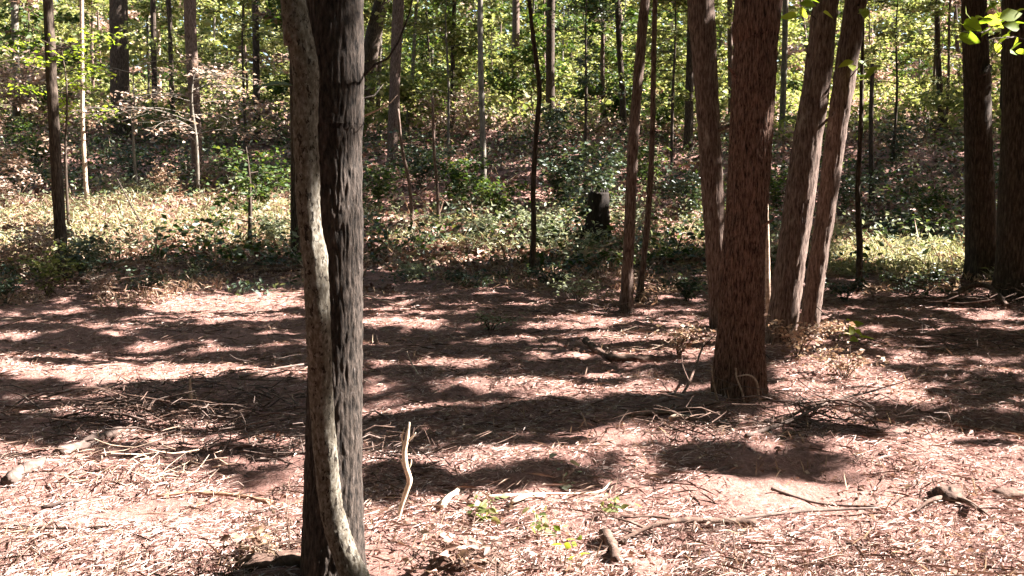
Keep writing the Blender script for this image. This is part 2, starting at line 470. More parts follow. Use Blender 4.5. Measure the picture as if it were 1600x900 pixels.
# ------------------------------------------------------------------ trees
def bark_disp(amp, fx, fz, seed, lump=0.05, flare=0.0, flare_h=0.3, lobes=5, ridged=True):
    def f(th, arc, rr):
        c, s_ = np.cos(th), np.sin(th)
        R = float(np.median(rr))
        xx, yy, zz = c * R * fx, s_ * R * fx, arc * fz
        wob = 0.7 * noise(xx * .35, yy * .35, zz * .6 + seed)
        n1 = noise(xx + wob + seed, yy + wob, zz)
        n2 = noise(xx * 2.3 + seed, yy * 2.3, zz * 2.6 + 9)
        if ridged:
            d = amp * (1.1 - 2.6 * np.abs(n1)) * 0 + amp * (np.clip(np.abs(n1) * 2.4, 0, 1) - 0.6) + amp * 0.45 * n2
        else:
            d = amp * (n1 + 0.5 * n2)
        big = lump * rr * noise(c * 0.9 + seed, s_ * 0.9, arc * 0.9)
        fl = 0.0
        if flare:
            h = np.clip(arc - 0.35, 0, None)
            fl = rr * flare * np.exp(-h / flare_h) * (0.65 + 0.5 * np.cos(th * lobes + seed + 0.6 * np.sin(th * 2 + seed)))
        return d + big + fl
    return f

TALL = []        # (tree, axis x, axis y, z of the lowest crown) of trees whose crowns meet overhead

def trunk_path(pts, Y, top, lean=None):
    """pts: (px, py, width px) from top to base; Y: distance or list of distances"""
    Ys = Y if isinstance(Y, (list, tuple)) else [Y] * len(pts)
    P = [at(px, py, yy) for (px, py, w), yy in zip(pts, Ys)]
    R = [0.94 * w * np.linalg.norm(p - np.array([0, 0, CAM_Z])) / F / 2 for (px, py, w), p in zip(pts, P)]
    P, R = P[::-1], R[::-1]
    b = P[0].copy(); gz = float(height(b[0], b[1], False))
    d0 = unit(P[0] - P[1])
    under = P[0] + d0 * (0.35 + max(0, (P[0][2] - gz))/max(0.3, -d0[2]))
    base = np.array([b[0], b[1], gz])
    P = [under] + P; R = [R[0] * 1.02] + R
    if top is not None and top > P[-1][2] + 0.3:
        d = unit(P[-1] - P[-2]); d = unit(d * np.array([1, 1, 1.0]) + np.array([0, 0, 0.6]))
        h = top - P[-1][2]
        p1 = P[-1] + d * h * 0.5; p2 = p1 + unit(d + np.array([0, 0, .8])) * h * 0.55
        r = R[-1]
        P += [p1, p2]; R += [r * 0.72, r * 0.25]
    return base, P, R

def add_branch(tree, pts, r0, r1, mat, leaves=None, segs=6, name="branch"):
    """a limb as a part of its tree; leaves = (n, size, material, spread, big)"""
    P, R = resample(pts, np.linspace(r0, r1, len(pts)), 0.06 if np.linalg.norm(np.diff(pts, axis=0), axis=1).sum() < 3 else 0.15)
    P = P + 0.12 * 0.1 * np.stack([noise(P[:, 0] * 5, P[:, 2] * 5, k * 3.1) for k in range(3)], 1)
    mb = MB(); mb.add(*tube(P, R, segs))
    side = []
    if leaves:
        n, size, lm, spread, big = leaves
        L = np.linalg.norm(P[-1] - P[0])
        nt_ = max(2, int(n / 5))
        for k in range(nt_):
            t = RNG.uniform(0.35, 1.0); q = P[min(len(P) - 1, int(t * len(P)))]
            dd = unit(P[-1] - P[0]) * 0.6 + rdir(1, -.5, .5)[0] * 0.9
            e = q + unit(dd) * spread * RNG.uniform(.4, 1)
            mb.add(*tube(*resample([q, (q + e) / 2 + rdir(1)[0] * .03 * spread, e], [r1 * .9, r1 * .7, r1 * .4], 0.1), 3))
            side += list(q + (e - q) * RNG.uniform(0.3, 1.05, (5, 1)))
    o = mb.build(name, mat, tree, smooth=True)
    if leaves:
        Q = np.array(side)[RNG.integers(0, len(side), n)]
        Q = Q + RNG.normal(size=(n, 3)) * size * 0.5
        D = rdir(n, -.55, .35); Nn = rdir(n, .3, 1)
        lb = MB()
        fn = leaf_big if big else leaf_quads
        ss = size * RNG.uniform(.6, 1.25, n)
        lb.add(*fn(Q, D, Nn, ss, ss * (.62 if big else .5)))
        lo = lb.build("leaves", lm, o, origin=tree.location)
    return o

def tree(name, label, pts, Y, mat, top=11.0, segs=20, step=0.12, bark=(0.010, 26, 5), flare=0.25, flare_h=0.3, tall=True, group=None, cat="tree", lump=0.06):
    base, P, R = trunk_path(pts, Y, top)
    t = empty(name, base)
    tag(t, label, cat, group)
    PP, RR = resample(P, R, step)
    top_seen = at(800, -30, base[1])[2]                     # finely modelled up to there, coarser in the crown
    keep = np.ones(len(PP), bool); hi = np.where(PP[:, 2] > top_seen)[0]
    keep[hi] = (hi - (hi[0] if len(hi) else 0)) % max(1, int(.3 / step)) == 0
    keep[-1] = True
    PP, RR = PP[keep], RR[keep]
    mb = MB()
    mb.add(*tube(PP, RR, segs, bark_disp(bark[0], bark[1], bark[2], RNG.uniform(0, 90), lump, flare, flare_h)))
    mb.build("trunk", mat, t, smooth=True)
    t_pts = np.array(P)
    if tall:
        TALL.append((t, t_pts[-2][0], t_pts[-2][1], t_pts[-1][2]))
    return t, PP, RR

# -- the near trees
t_dark, PP, RR = tree("hardwood_tree", "thick dark furrowed trunk in the foreground behind the pale crooked stem",
     [(522, -40, 90), (524, 200, 86), (528, 400, 82), (524, 600, 88), (521, 760, 92), (520, 900, 100)], 3.88, M['dark_bark'],
     top=12.5, segs=220, step=0.010, bark=(0.0052, 44, 9), flare=0.06, flare_h=0.25, lump=0.05)
add_branch(t_dark, np.array([at(566, 122, 3.93), at(585, 100, 3.9), at(605, 90, 3.85), at(622, 62, 3.82), at(641, 22, 3.8), at(650, -30, 3.8)]), .006, .003, M['dark_bark'])
add_branch(t_dark, np.array([at(566, 182, 3.93), at(592, 172, 3.9), at(612, 160, 3.85), at(622, 148, 3.84)]), .004, .0015, M['dry_wood'])
add_branch(t_dark, np.array([at(566, 155, 3.95), at(585, 150, 4.0), at(600, 132, 4.05)]), .004, .0015, M['dark_bark'])

t_pale, PP, RR = tree("smooth_barked_tree", "crooked slender pale stem with dark lichen mottling leaning along the foreground trunk",
     [(452, -60, 38), (459, 0, 38), (466, 50, 42), (477, 105, 42), (478, 150, 41), (477, 205, 40), (480, 260, 40), (481, 310, 40), (486, 365, 37), (492, 400, 42), (494, 430, 40), (497, 500, 40), (501, 600, 38), (508, 700, 38), (516, 780, 38), (527, 830, 39), (541, 870, 41), (556, 905, 46), (566, 935, 52)],
     [3.55] * 12 + [3.60, 3.63, 3.65, 3.65, 3.65, 3.66, 3.68], M['pale_bark'], top=9.0, segs=48, step=0.015, bark=(0.0035, 60, 30), flare=0.0, lump=0.06)
# (its companions carry a few broken stubs)
# the big leaf standing out of the pale stem
lb = MB(); lb.add(*leaf_big(np.array([at(457, 134, 3.58)]), np.array([[-1, -.25, .06]]), np.array([[.05, -.25, 1.0]]), 0.135, .085))
lb.build("leaf", M['leaf_green'], t_pale)

t_pine, PP, RR = tree("pine_tree", "stout reddish brown trunk standing alone right of centre with twigs at its foot",
     [(1190, -40, 69), (1184, 0, 68), (1176, 150, 66), (1169, 300, 65), (1161, 420, 68), (1158, 500, 71), (1155, 570, 77), (1154, 640, 82)], 7.25, M['red_bark'],
     top=14, segs=200, step=0.016, bark=(0.010, 62, 12), flare=0.24, flare_h=0.22, lump=0.05)
t_d, PP, RR = tree("hardwood_tree", "grey brown trunk half hidden behind the stout reddish trunk",
     [(1094, -40, 42), (1099, 60, 40), (1107, 200, 36), (1117, 350, 35), (1124, 440, 36), (1130, 515, 40)], 11.6, M['brown_bark'], top=13, segs=48, step=0.05)
t_e, PP, RR = tree("hardwood_tree", "thicker of two trunks leaning right together beside the stout reddish trunk",
     [(1297, -40, 36), (1290, 0, 37), (1277, 120, 42), (1262, 220, 44), (1247, 330, 45), (1233, 430, 45), (1221, 520, 44), (1219, 542, 46)], 10.25, M['brown_bark'], top=13, segs=60, step=0.045, bark=(0.012, 24, 4))
t_f, PP, RR = tree("hardwood_tree", "slimmer of two trunks leaning right together, with a pale sunlit edge",
     [(1345, -40, 30), (1337, 0, 31), (1320, 120, 33), (1305, 220, 31), (1290, 330, 29), (1275, 430, 28), (1263, 520, 28), (1261, 535, 30)], 10.6, M['brown_bark'], top=12, segs=48, step=0.045, bark=(0.011, 24, 4))
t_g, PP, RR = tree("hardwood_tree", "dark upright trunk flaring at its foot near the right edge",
     [(1522, -40, 34), (1524, 60, 35), (1528, 200, 39), (1531, 320, 42), (1534, 410, 46), (1535, 446, 52)], 17.0, M['deep_brown_bark'], top=14, segs=48, step=0.06)
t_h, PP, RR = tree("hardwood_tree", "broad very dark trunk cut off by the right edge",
     [(1594, -40, 42), (1592, 100, 42), (1588, 250, 44), (1584, 400, 48), (1582, 468, 56)], 14.5, M['deep_brown_bark'], top=14, segs=48, step=0.06)
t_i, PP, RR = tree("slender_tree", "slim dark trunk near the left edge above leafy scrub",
     [(73, -40, 14), (75, 0, 14), (81, 130, 15), (88, 260, 16), (95, 380, 18), (98, 445, 19)], 17.4, M['deep_brown_bark'], top=11, segs=24, step=0.08)
t_j, PP, RR = tree("slender_tree", "very thin pale sunlit stem on the left beyond the slim dark trunk",
     [(127, -40, 6), (128, 60, 6), (129, 180, 6), (133, 270, 6.5), (138, 338, 8)], 27.0, M['dry_wood'], top=12, segs=12, step=0.12)
t_k, PP, RR = tree("slender_tree", "slim brown trunk between the clearing and the stump",
     [(1010, -40, 15), (1004, 40, 16), (995, 150, 16), (988, 250, 17), (984, 350, 18), (980, 440, 19), (979, 486, 22)], 13.2, M['brown_bark'], top=11, segs=30, step=0.06)
t_l, PP, RR = tree("slender_tree", "thin companion stem just right of the slim brown trunk",
     [(1024, -40, 8), (1021, 100, 8), (1019, 220, 9), (1012, 340, 10), (1003, 430, 10), (998, 472, 12)], 13.9, M['brown_bark'], top=10, segs=16, step=0.08)
t_m, PP, RR = tree("slender_tree", "wavy thin black stem standing left of the stump",
     [(824, -40, 6), (829, 20, 6.5), (836, 80, 7.5), (843, 140, 8), (838, 210, 8), (833, 300, 9), (834, 370, 9), (829, 436, 10)], 18.0, M['deep_brown_bark'], top=10, segs=14, step=0.08)
t_n, PP, RR = tree("slender_tree", "thin dark stem in front of the bright grass on the right",
     [(1347, 100, 5), (1345, 200, 7), (1340, 300, 8), (1343, 390, 10), (1342, 458, 11)], 16.0, M['deep_brown_bark'], top=6, segs=14, step=0.08, tall=False)
t_o, PP, RR = tree("slender_tree", "dark thin trunk showing just left of the pale crooked stem",
     [(458, -40, 13), (459, 100, 14), (461, 250, 14), (462, 385, 17)], 20.5, M['deep_brown_bark'], top=10, segs=16, step=0.1)

t_p, PP, RR = tree("slender_tree", "pale snapped stem showing as a bright line between reddish trunk and leaning pair",
     [(1197, 292, 5), (1199, 380, 7), (1200, 450, 8), (1203, 520, 10)], 10.9, M['dry_wood'], top=None, segs=10, step=0.06, tall=False, bark=(.004, 30, 10))

for tr, pts, r_, m_ in ((t_d, [(1112, 208, 11.55), (1128, 200, 11.5), (1139, 196, 11.45)], .035, 'brown_bark'), (t_pine, [(1192, 352, 7.1), (1203, 346, 7.08), (1209, 342, 7.06)], .014, 'red_bark'),
                       (t_pine, [(1150, 120, 7.1), (1144, 112, 7.05), (1138, 104, 7.0)], .016, 'red_bark'), (t_g, [(1545, 60, 16.9), (1556, 55, 16.85), (1562, 50, 16.8)], .03, 'deep_brown_bark'),
                       (t_g, [(1545, 105, 16.8), (1540, 112, 16.7), (1532, 116, 16.6)], .06, 'deep_brown_bark'), (t_e, [(1290, 190, 10.2), (1298, 184, 10.15), (1303, 176, 10.1)], .018, 'brown_bark')):
    add_branch(tr, np.array([at(*p_) for p_ in pts]), r_, r_ * .55, M[m_], segs=9, name="branch_stub")

# -- trunks further back, each where it stands on the bank
BACK = [
    # label, pts(top..base), distance, material
    ("broad dark trunk high on the bank at upper left", [(184, -40, 26), (186, 60, 27), (187, 120, 28), (190, 205, 31)], 39.0, 'deep_brown_bark'),
    ("straight brown trunk behind the withered pale branches at upper left", [(296, -40, 19), (298, 60, 18), (304, 160, 17), (309, 285, 17)], 31.0, 'brown_bark'),
    ("black trunk leaning right beside the foreground trunk, upper middle", [(607, -40, 22), (592, 20, 24), (580, 75, 26), (572, 150, 28)], 44.0, 'deep_brown_bark'),
    ("grey brown trunk rising behind the leaning black trunk, upper middle", [(624, -40, 18), (620, 60, 18), (616, 150, 17), (613, 262, 18)], 33.5, 'brown_bark'),
    ("grey brown trunk in a row at upper centre, left of a wavy black stem", [(806, -40, 11), (806, 40, 12), (805, 155, 13)], 50.0, 'brown_bark'),
    ("dim trunk at upper centre, right of a wavy black stem", [(862, -40, 13), (860, 50, 14), (860, 175, 15)], 46.0, 'deep_brown_bark'),
    ("narrow black trunk just left of the slim brown trunk, upper centre", [(963, -40, 9), (967, 60, 9), (972, 140, 10), (975, 205, 11)], 40.0, 'deep_brown_bark'),
    ("black trunk against the left side of the half hidden grey brown trunk", [(1082, -40, 13), (1079, 80, 13), (1077, 160, 14), (1075, 232, 15)], 36.5, 'deep_brown_bark'),
    ("thin grey trunk on the bank between foreground trunk and black stem", [(750, -40, 9), (751, 100, 9), (754, 200, 10), (756, 300, 11)], 29.5, 'grey_bark'),
    ("thin black trunk at upper right, left of the right edge pair", [(1463, -40, 7), (1465, 60, 8), (1468, 130, 9), (1472, 190, 11)], 42.0, 'deep_brown_bark'),
    ("very thin dark trunk close beside the dark upright trunk at upper right", [(1490, -40, 5), (1495, 60, 6), (1502, 150, 7)], 52.0, 'deep_brown_bark'),
    ("thin twisted stem on the bank right of the foreground trunk", [(622, 170, 4), (628, 230, 5), (640, 290, 6), (645, 355, 7)], 24.0, 'brown_bark'),
    ("thin straight sapling stem on the bank, second right of the foreground trunk", [(676, 150, 4), (678, 230, 5), (683, 290, 5), (686, 350, 6)], 24.6, 'brown_bark'),
    ("short dark stem on the bank between the leaning pair and thin dark stem", [(1363, 100, 6), (1361, 200, 7), (1362, 290, 9)], 30.0, 'deep_brown_bark'),
    ("thin trunk at upper right inside the leaning pair's fork", [(1140, -40, 8), (1141, 80, 8), (1142, 190, 9)], 41.0, 'brown_bark'),
    ("grey trunk in the gap between reddish trunk and leaning pair", [(1228, -40, 9), (1226, 80, 9), (1222, 195, 10)], 41.0, 'grey_bark'),
    ("thin grey trunk at the far upper left corner", [(22, -40, 10), (24, 80, 10), (26, 200, 11)], 40.0, 'grey_bark'),
    ("narrow trunk above the grassy patch at upper left", [(238, -40, 8), (240, 60, 8), (242, 190, 9)], 41.5, 'deep_brown_bark'),
    ("sunlit pale trunk at upper left beside the narrow trunk", [(246, 10, 5), (248, 80, 6), (250, 170, 6)], 45.0, 'dry_wood'),
    ("thin black trunk leaning slightly at upper left, next to the brown trunk", [(262, -40, 6), (266, 60, 7), (270, 190, 8)], 41.0, 'deep_brown_bark'),
    ("dim trunk in the gap behind the crooked stem's left side", [(398, -40, 10), (400, 80, 11), (402, 210, 12)], 39.5, 'deep_brown_bark'),
    ("dark trunk showing between the two right edge trunks", [(1572, -40, 13), (1572, 60, 13), (1570, 190, 15)], 41.0, 'deep_brown_bark'),
]
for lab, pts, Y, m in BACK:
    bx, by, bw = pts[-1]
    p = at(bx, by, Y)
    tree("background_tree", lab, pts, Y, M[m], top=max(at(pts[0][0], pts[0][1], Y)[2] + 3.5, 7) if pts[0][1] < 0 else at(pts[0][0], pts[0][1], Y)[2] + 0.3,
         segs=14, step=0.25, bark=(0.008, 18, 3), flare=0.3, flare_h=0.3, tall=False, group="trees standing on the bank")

# -- far trees filling the wood beyond the bank, each with its own low crown
def far_tree(x, y, r, h, mat, lm, nleaf, lsize, label, group, low=1.2, spread=2.4):
    base = onground(x, y)
    t = empty("far_tree", base); tag(t, label, "tree", group)
    lean = RNG.normal(size=2) * 0.035
    P = [base + np.array([lean[0] * z + .05 * RNG.normal(), lean[1] * z + .05 * RNG.normal(), z]) for z in (-.3, h * .25, h * .5, h * .75, h)]
    PP, RR = resample(P, [r * 1.2, r, r * .9, r * .7, r * .3], 0.5)
    mb = MB(); mb.add(*tube(PP, RR, 8, bark_disp(r * .06, 12, 2, RNG.uniform(0, 50), .08)))
    tips = []
    for k in range(18):
        z = low + (h - low) * RNG.random() ** 1.6; c = base + np.array([lean[0] * z, lean[1] * z, z])
        dv = rdir(1, -.15, .45)[0]; L = spread * RNG.uniform(.35, 1.0) * (1 if z < h * .6 else .8)
        e = c + dv * L
        mid = (c + e) / 2 + np.array([0, 0, .1 * L])
        bp, br = resample([c, mid, e], [r * .28, r * .16, r * .06], 0.5)
        mb.add(*tube(bp, br, 3))
        tips.append((c, mid, e, L))
    mb.build("trunk", mat, t, smooth=True)
    pts = []
    for c, mid, e, L in tips:
        n = nleaf // len(tips)
        u = RNG.uniform(.25, 1.1, (n, 1))
        q = c + (e - c) * u + RNG.normal(size=(n, 3)) * np.array([.30, .30, .14]) * L * .55
        pts.append(q)
    Q = np.concatenate(pts); n = len(Q)
    s = lsize * RNG.uniform(.55, 1.3, n)
    lb = MB(); lb.add(*leaf_quads(Q, rdir(n, -.6, .4), rdir(n, .1, 1), s, s * .6))
    lb.build("crown", lm, t)
    return t

FAR = []
for k in range(96):
    y = 38 + 52 * (k / 96.0) ** 1.15 + RNG.uniform(-1.5, 1.5)
    x = RNG.uniform(-.60, .60) * y
    green = RNG.random()
    lm = M['leaf_yellow'] if green < .68 else (M['leaf_green'] if green < .9 else M['leaf_pink'])
    mm = [M['deep_brown_bark'], M['grey_bark'], M['brown_bark']][[0, 1, 1, 2, 2][RNG.integers(0, 5)]]
    t = far_tree(x, y, RNG.uniform(.03, .10), RNG.uniform(6.5, 10), mm, lm, 2000, .21 + .0010 * y,
             None, "trees in the wood beyond the bank", low=.8, spread=2.6)
    FAR.append((t, x / y, y, {'yellow_green_leaves': "yellow green", 'green_leaves': "mid green", 'withered_pale_leaves': "withered pinkish"}[lm.name],
                {'dark_brown_bark': 'dark', 'grey_bark': 'grey', 'brown_bark': 'brown'}[mm.name]))
LAND = [(60, "the slim dark trunk at left"), (160, "the thin pale stem at left"), (260, "the broad dark trunk upper left"), (380, "the withered pale branches"),
        (480, "the pale crooked stem"), (590, "the thick foreground trunk"), (680, "the thin straight sapling"), (780, "the thin grey trunk"), (880, "the wavy black stem"),
        (960, "the stump"), (1060, "the slim brown trunk"), (1190, "the stout reddish trunk"), (1310, "the leaning pair"), (1400, "the thin dark stem"),
        (1500, "the bright grass at right"), (1560, "the dark upright trunk"), (9999, "the right edge trunk")]
ORD = ["nearest", "second nearest", "third nearest", "fourth nearest", "fifth nearest", "sixth nearest", "seventh nearest", "eighth nearest", "ninth nearest", "tenth nearest", "eleventh nearest", "twelfth nearest"]
by = {}
for f in FAR:
    p_ = 800 + F * f[1]
    by.setdefault(next(nm for lim, nm in LAND if p_ < lim), []).append(f)
for nm, fs in by.items():
    for k, f in enumerate(sorted(fs, key=lambda f: f[2])):
        f[0]["label"] = f"{f[3]} tree beyond the bank, {ORD[k]} behind {nm}" 

# -- the far wood that reads as one mass
n = 130000
yy = RNG.uniform(86, 140, n); xx = RNG.uniform(-.75, .75, n) * yy
zz = height(xx, yy, False) + RNG.uniform(0, 26, n)
keep = noise(xx * .3, yy * .3, zz * .45) > -.5
Q = np.stack([xx, yy, zz], 1)[keep]; n = len(Q); s = RNG.uniform(.5, 1.1, n)
lb = MB(); lb.add(*leaf_quads(Q, rdir(n, -.6, .4), rdir(n, -.2, 1), s, s * .7))
tag(lb.build("distant_woods", M['leaf_yellow']), "distant sunlit yellow green woods closing the view", "woods", kind="stuff")

# ------------------------------------------------------------------ overhead canopy
# leaves placed along the sun's rays to cast the wanted shade, sun patches left open
def canopy_leaves(n, size, ylo, yhi, hlo, hhi):
    y = ylo + (yhi - ylo) * RNG.random(n) ** 0.8
    x = RNG.uniform(-1, 1, n) * (0.56 * np.clip(y, 4, None) + 1.5)
    G = np.stack([x, y, height(x, y, False)], 1)
    G = G[~in_gap(G)]
    h = RNG.uniform(hlo, hhi, len(G))
    P = G + S * (h / S[2])[:, None]
    s = size * RNG.uniform(.6, 1.3, len(P))
    return P, s
C1, s1 = canopy_leaves(190000, .17, 3, 20, 5.2, 9)
C2, s2 = canopy_leaves(130000, .34, 16, 44, 8.5, 14)
# coarser leaves added overhead to hold back skylight, sun patches left open
n = 90000
P = np.stack([RNG.uniform(-34, 56, n), -22 + 68 * RNG.random(n) ** 1.6, RNG.uniform(7.5, 14.5, n)], 1)
P[:, 2] += height(P[:, 0], P[:, 1], False) * .8
clump = noise(P[:, 0] * .33, P[:, 1] * .33, P[:, 2] * .33) > np.where(P[:, 1] < 3, -.6, -.2)
P = P[clump]
G = shadow_point(P)
off = np.array([[0, 0], [.3, 0], [-.3, 0], [0, .3], [0, -.3]])
bad = np.zeros(len(P), bool)
for dx, dy in off:
    bad |= in_gap(G + np.array([dx, dy, 0]))
C3 = P[~bad]; s3 = .62 * RNG.uniform(.6, 1.3, len(C3))
CP = np.concatenate([C1, C2, C3]); CS = np.concatenate([s1, s2, s3])
# sunlit stretches on the near trunks: keep the beam free
BEAMS = []
for (px, py0, py1, Y) in [(496, 225, 420, 3.58), (515, 650, 840, 3.63), (566, 0, 140, 3.88), (562, 200, 480, 3.88), (568, 560, 860, 3.88), (1199, 290, 500, 10.9), (1290, 190, 520, 10.25), (1325, 100, 240, 10.6), (1300, 330, 530, 10.6), (138, 60, 330, 27.0)]:
    for py in np.linspace(py0, py1, 24): BEAMS.append(at(px, py, Y))
for px in range(140, 470, 14):
    for py in range(110, 260, 14):
        if (px * 7 + py * 3) % 5 < 3: BEAMS.append(at(px, py, 28.5))
BEAMS = np.array(BEAMS)
e1 = unit(np.cross(S, [0, 0, 1.0])); e2 = np.cross(S, e1)
bu, bv = BEAMS @ e1, BEAMS @ e2
cu, cv = CP @ e1, CP @ e2
blocked = np.zeros(len(CP), bool)
for a, b in zip(bu, bv):
    blocked |= (cu - a) ** 2 + (cv - b) ** 2 < (0.10 + CS * .35) ** 2
px, py, dep = to_px(CP)
seen = (dep > 0) & (dep < 30) & (py > -25) & (px > -30) & (px < 1630)
ok = ~blocked & ~seen
CP, CS = CP[ok], CS[ok]
# extra leaves added up the sun's rays to keep these trunk stretches shaded
SH, SS = [], []
for (px0, py0, px1, py1, Y, w, m_) in [(462, -20, 478, 200, 3.6, .10, 30), (494, 440, 505, 620, 3.6, .06, 24), (1188, -20, 1155, 560, 7.25, .26, 130),
                                      (1098, -20, 1126, 480, 11.6, .26, 110), (1292, -20, 1270, 170, 10.25, .3, 60), (1524, -20, 1535, 440, 17, .4, 130), (1592, -20, 1582, 460, 14.5, .4, 130), (75, -20, 97, 430, 17.4, .25, 80),
                                      (1008, -20, 980, 470, 13.2, .25, 80), (829, -20, 830, 430, 18, .25, 60)]:
    for k in range(m_):
        u_ = RNG.random(); q = at(px0 + (px1 - px0) * u_, py0 + (py1 - py0) * u_, Y)
        SH.append(q + S * ((RNG.uniform(8, 12.5) - q[2]) / S[2]) + e1 * RNG.normal() * w * .6 + e2 * RNG.normal() * w * .4); SS.append(.26 * RNG.uniform(.8, 1.3))
CP = np.concatenate([CP, np.array(SH)]); CS = np.concatenate([CS, np.array(SS)])
owner = np.full(len(CP), -1)
best = np.full(len(CP), 4.5)
for k, (t, ax, ay, az) in enumerate(TALL):
    d = np.hypot(CP[:, 0] - ax, CP[:, 1] - ay)
    m_ = d < best
    owner[m_] = k; best[m_] = d[m_]
def leaf_mass(P, s):
    n = len(P); lb = MB()
    lb.add(*leaf_quads(P, rdir(n, -.5, .4), rdir(n, .0, 1), s, s * .72))
    return lb
for k, (t, ax, ay, az) in enumerate(TALL):
    m_ = owner == k
    if m_.sum() > 20:
        leaf_mass(CP[m_], CS[m_]).build("crown", M['canopy'], t)  # leaves placed for the shade they cast, shared out to the tall trees
m_ = owner < 0
tag(leaf_mass(CP[m_], CS[m_]).build("shade_casting_canopy", M['canopy']), "leafy canopy of the wood closing overhead", "canopy", kind="stuff")
# trunks that carry it, out of frame right, left and behind the camera
mb = MB()
for k in range(34):
    while True:
        x, y = RNG.uniform(-26, 40), RNG.uniform(-16, 38)
        px, py, dep = to_px(np.array([x, y, 1.0]))
        if (dep < 0 or px < -150 or px > 1900) and math.hypot(x, y) > 4.5 and not (0 < y < 7 and x > 0): break
    b = onground(x, y); r = RNG.uniform(.09, .2)
    mb.add(*tube(*resample([b - [0, 0, .3], b + [RNG.normal() * .2, RNG.normal() * .2, 6], b + [RNG.normal() * .4, RNG.normal() * .4, 13]], [r * 1.1, r * .9, r * .3], .5), 9))
tag(mb.build("surrounding_trunks", M['deep_brown_bark'], smooth=True), "trunks of the surrounding wood beside the clearing", "woods", kind="stuff")
# unseen foliage added at the sides and behind the camera to cut skylight
n = 40000
a = RNG.uniform(0, 2 * PI, n); r = RNG.uniform(13, 32, n)
Q = np.stack([r * np.cos(a), r * np.sin(a) + 6, RNG.uniform(0.3, 12, n)], 1)
Q[:, 2] += height(Q[:, 0], Q[:, 1], False)
px, py, dep = to_px(Q)
k_ = (dep < 0) | (px < -260) | (px > 1860)
k_ &= noise(Q[:, 0] * .25, Q[:, 1] * .25, Q[:, 2] * .25) > np.where(Q[:, 1] < 3, -.7, -.3)
G = shadow_point(Q)
for dx, dy in off: k_ &= ~in_gap(G + np.array([dx, dy, 0]))
Q = Q[k_]; s = .9 * RNG.uniform(.6, 1.3, len(Q))
tag(leaf_mass(Q, s).build("skylight_screen_foliage", M['canopy']), "unseen foliage added around the clearing to hold back skylight", "foliage", kind="stuff")

# ------------------------------------------------------------------ ground cover
def scatter(n, ylo, yhi, power, half=.62, pad=1.2):
    """ground points, denser towards the near end"""
    u = RNG.random(n)
    e = 1 - power
    y = (ylo ** e + (yhi ** e - ylo ** e) * u) ** (1 / e) if abs(e) > 1e-6 else ylo * (yhi / ylo) ** u
    x = RNG.uniform(-1, 1, n) * (half * y + pad)
    return x, y
def lay(n, ylo, yhi, power, L, W, mat, name, label, tilt=.35, lift=.012, fold=.15, mask=None, grow=.05, upright=None):
    x, y = scatter(n, ylo, yhi, power)
    if mask is not None:
        k = mask(x, y); x, y = x[k], y[k]
    z = height(x, y)
    n = len(x)
    sc = RNG.uniform(.45, 1.5, n) * (1 + grow * np.clip(y - 5, 0, None))
    D = rdir(n, -tilt, tilt) if upright is None else rdir(n, *upright)
    N = rdir(n, .45, 1)
    P = np.stack([x, y, z + lift * RNG.uniform(.2, 1.4, n)], 1)
    wf = RNG.uniform(.6, 1.4, n)
    lb = MB(); lb.add(*leaf_quads(P, D, N, L * sc, W * sc * wf, fold))
    return tag(lb.build(name, mat), label, "ground cover", kind="stuff")
clumpy = lambda f, t, sd: (lambda x, y: noise(x * f, y * f * 1.4, sd) + .35 * noise(x * f * 3, y * f * 3, sd + 5) > t)
lay(200000, 3.0, 20, 1.7, .060, .0036, M['straw'], "pine_straw", "pale pine straw and shredded stalks strewn over the soil", tilt=.22, mask=clumpy(.9, -.22, 3.0), grow=.07)
lay(34000, 3.0, 16, 1.8, .030, .0055, M['chips'], "wood_chips", "pale shredded wood chips scattered over the clearing", tilt=.5, lift=.012, mask=clumpy(.7, -.05, 8.0), grow=.05)
lay(17000, 3.0, 24, 1.4, .032, .016, M['litter'], "fallen_leaves", "brown fallen leaves lying over the clearing", tilt=.6, lift=.014, fold=.5, mask=clumpy(.6, .05, 15.0), grow=.05)
lay(16000, 3.0, 20, 1.5, .15, .0045, M['twig'], "fallen_twigs", "thin dead twigs strewn over the clearing", tilt=.16, lift=.025, mask=clumpy(.8, .0, 21.0), grow=.05)
lay(7000, 3.2, 16, 1.6, .08, .0045, M['dry_grass'], "dry_stubble", "short dry stubble sticking up from the soil", upright=(.25, 1), lift=.0, mask=clumpy(.8, .05, 26.0))
lay(22000, 13, 20, .3, .09, .04, M['leaf_deep'], "edge_weeds", "low dark green weeds along the back edge of the clearing", upright=(-.2, .9), lift=.14, mask=lambda x, y: noise(x * .4, y * .4, 81.0) + .5 * noise(x * 1.3, y * 1.3, 84.0) + (y - 18.2) * .2 > .05, grow=0)
lay(60000, 6.5, 20, .9, .055, .006, M['litter'], "fine_litter", "fine brown fibres matted over the shaded soil", tilt=.25, lift=.01, mask=clumpy(.7, -.3, 61.0), grow=.05)
lay(30000, 12, 22, .5, .09, .05, M['litter'], "edge_leaf_litter", "brown leaves gathered along the back edge of the clearing", tilt=.6, lift=.03, fold=.4, mask=lambda x, y: noise(x * .35, y * .35, 71.0) + (y - 17.5) * .22 > 0, grow=.01)
lay(60000, 19, 46, 1.0, .13, .08, M['litter'], "bank_leaf_litter", "brown leaf litter covering the shaded bank", tilt=.6, lift=.05, fold=.4, grow=.008)
lay(36000, 38, 85, .6, .22, .12, M['leaf_pink'], "ridge_weeds", "sunlit withered weeds on the ground beyond the bank", upright=(-.1, .9), lift=.35, fold=.3, grow=.002)
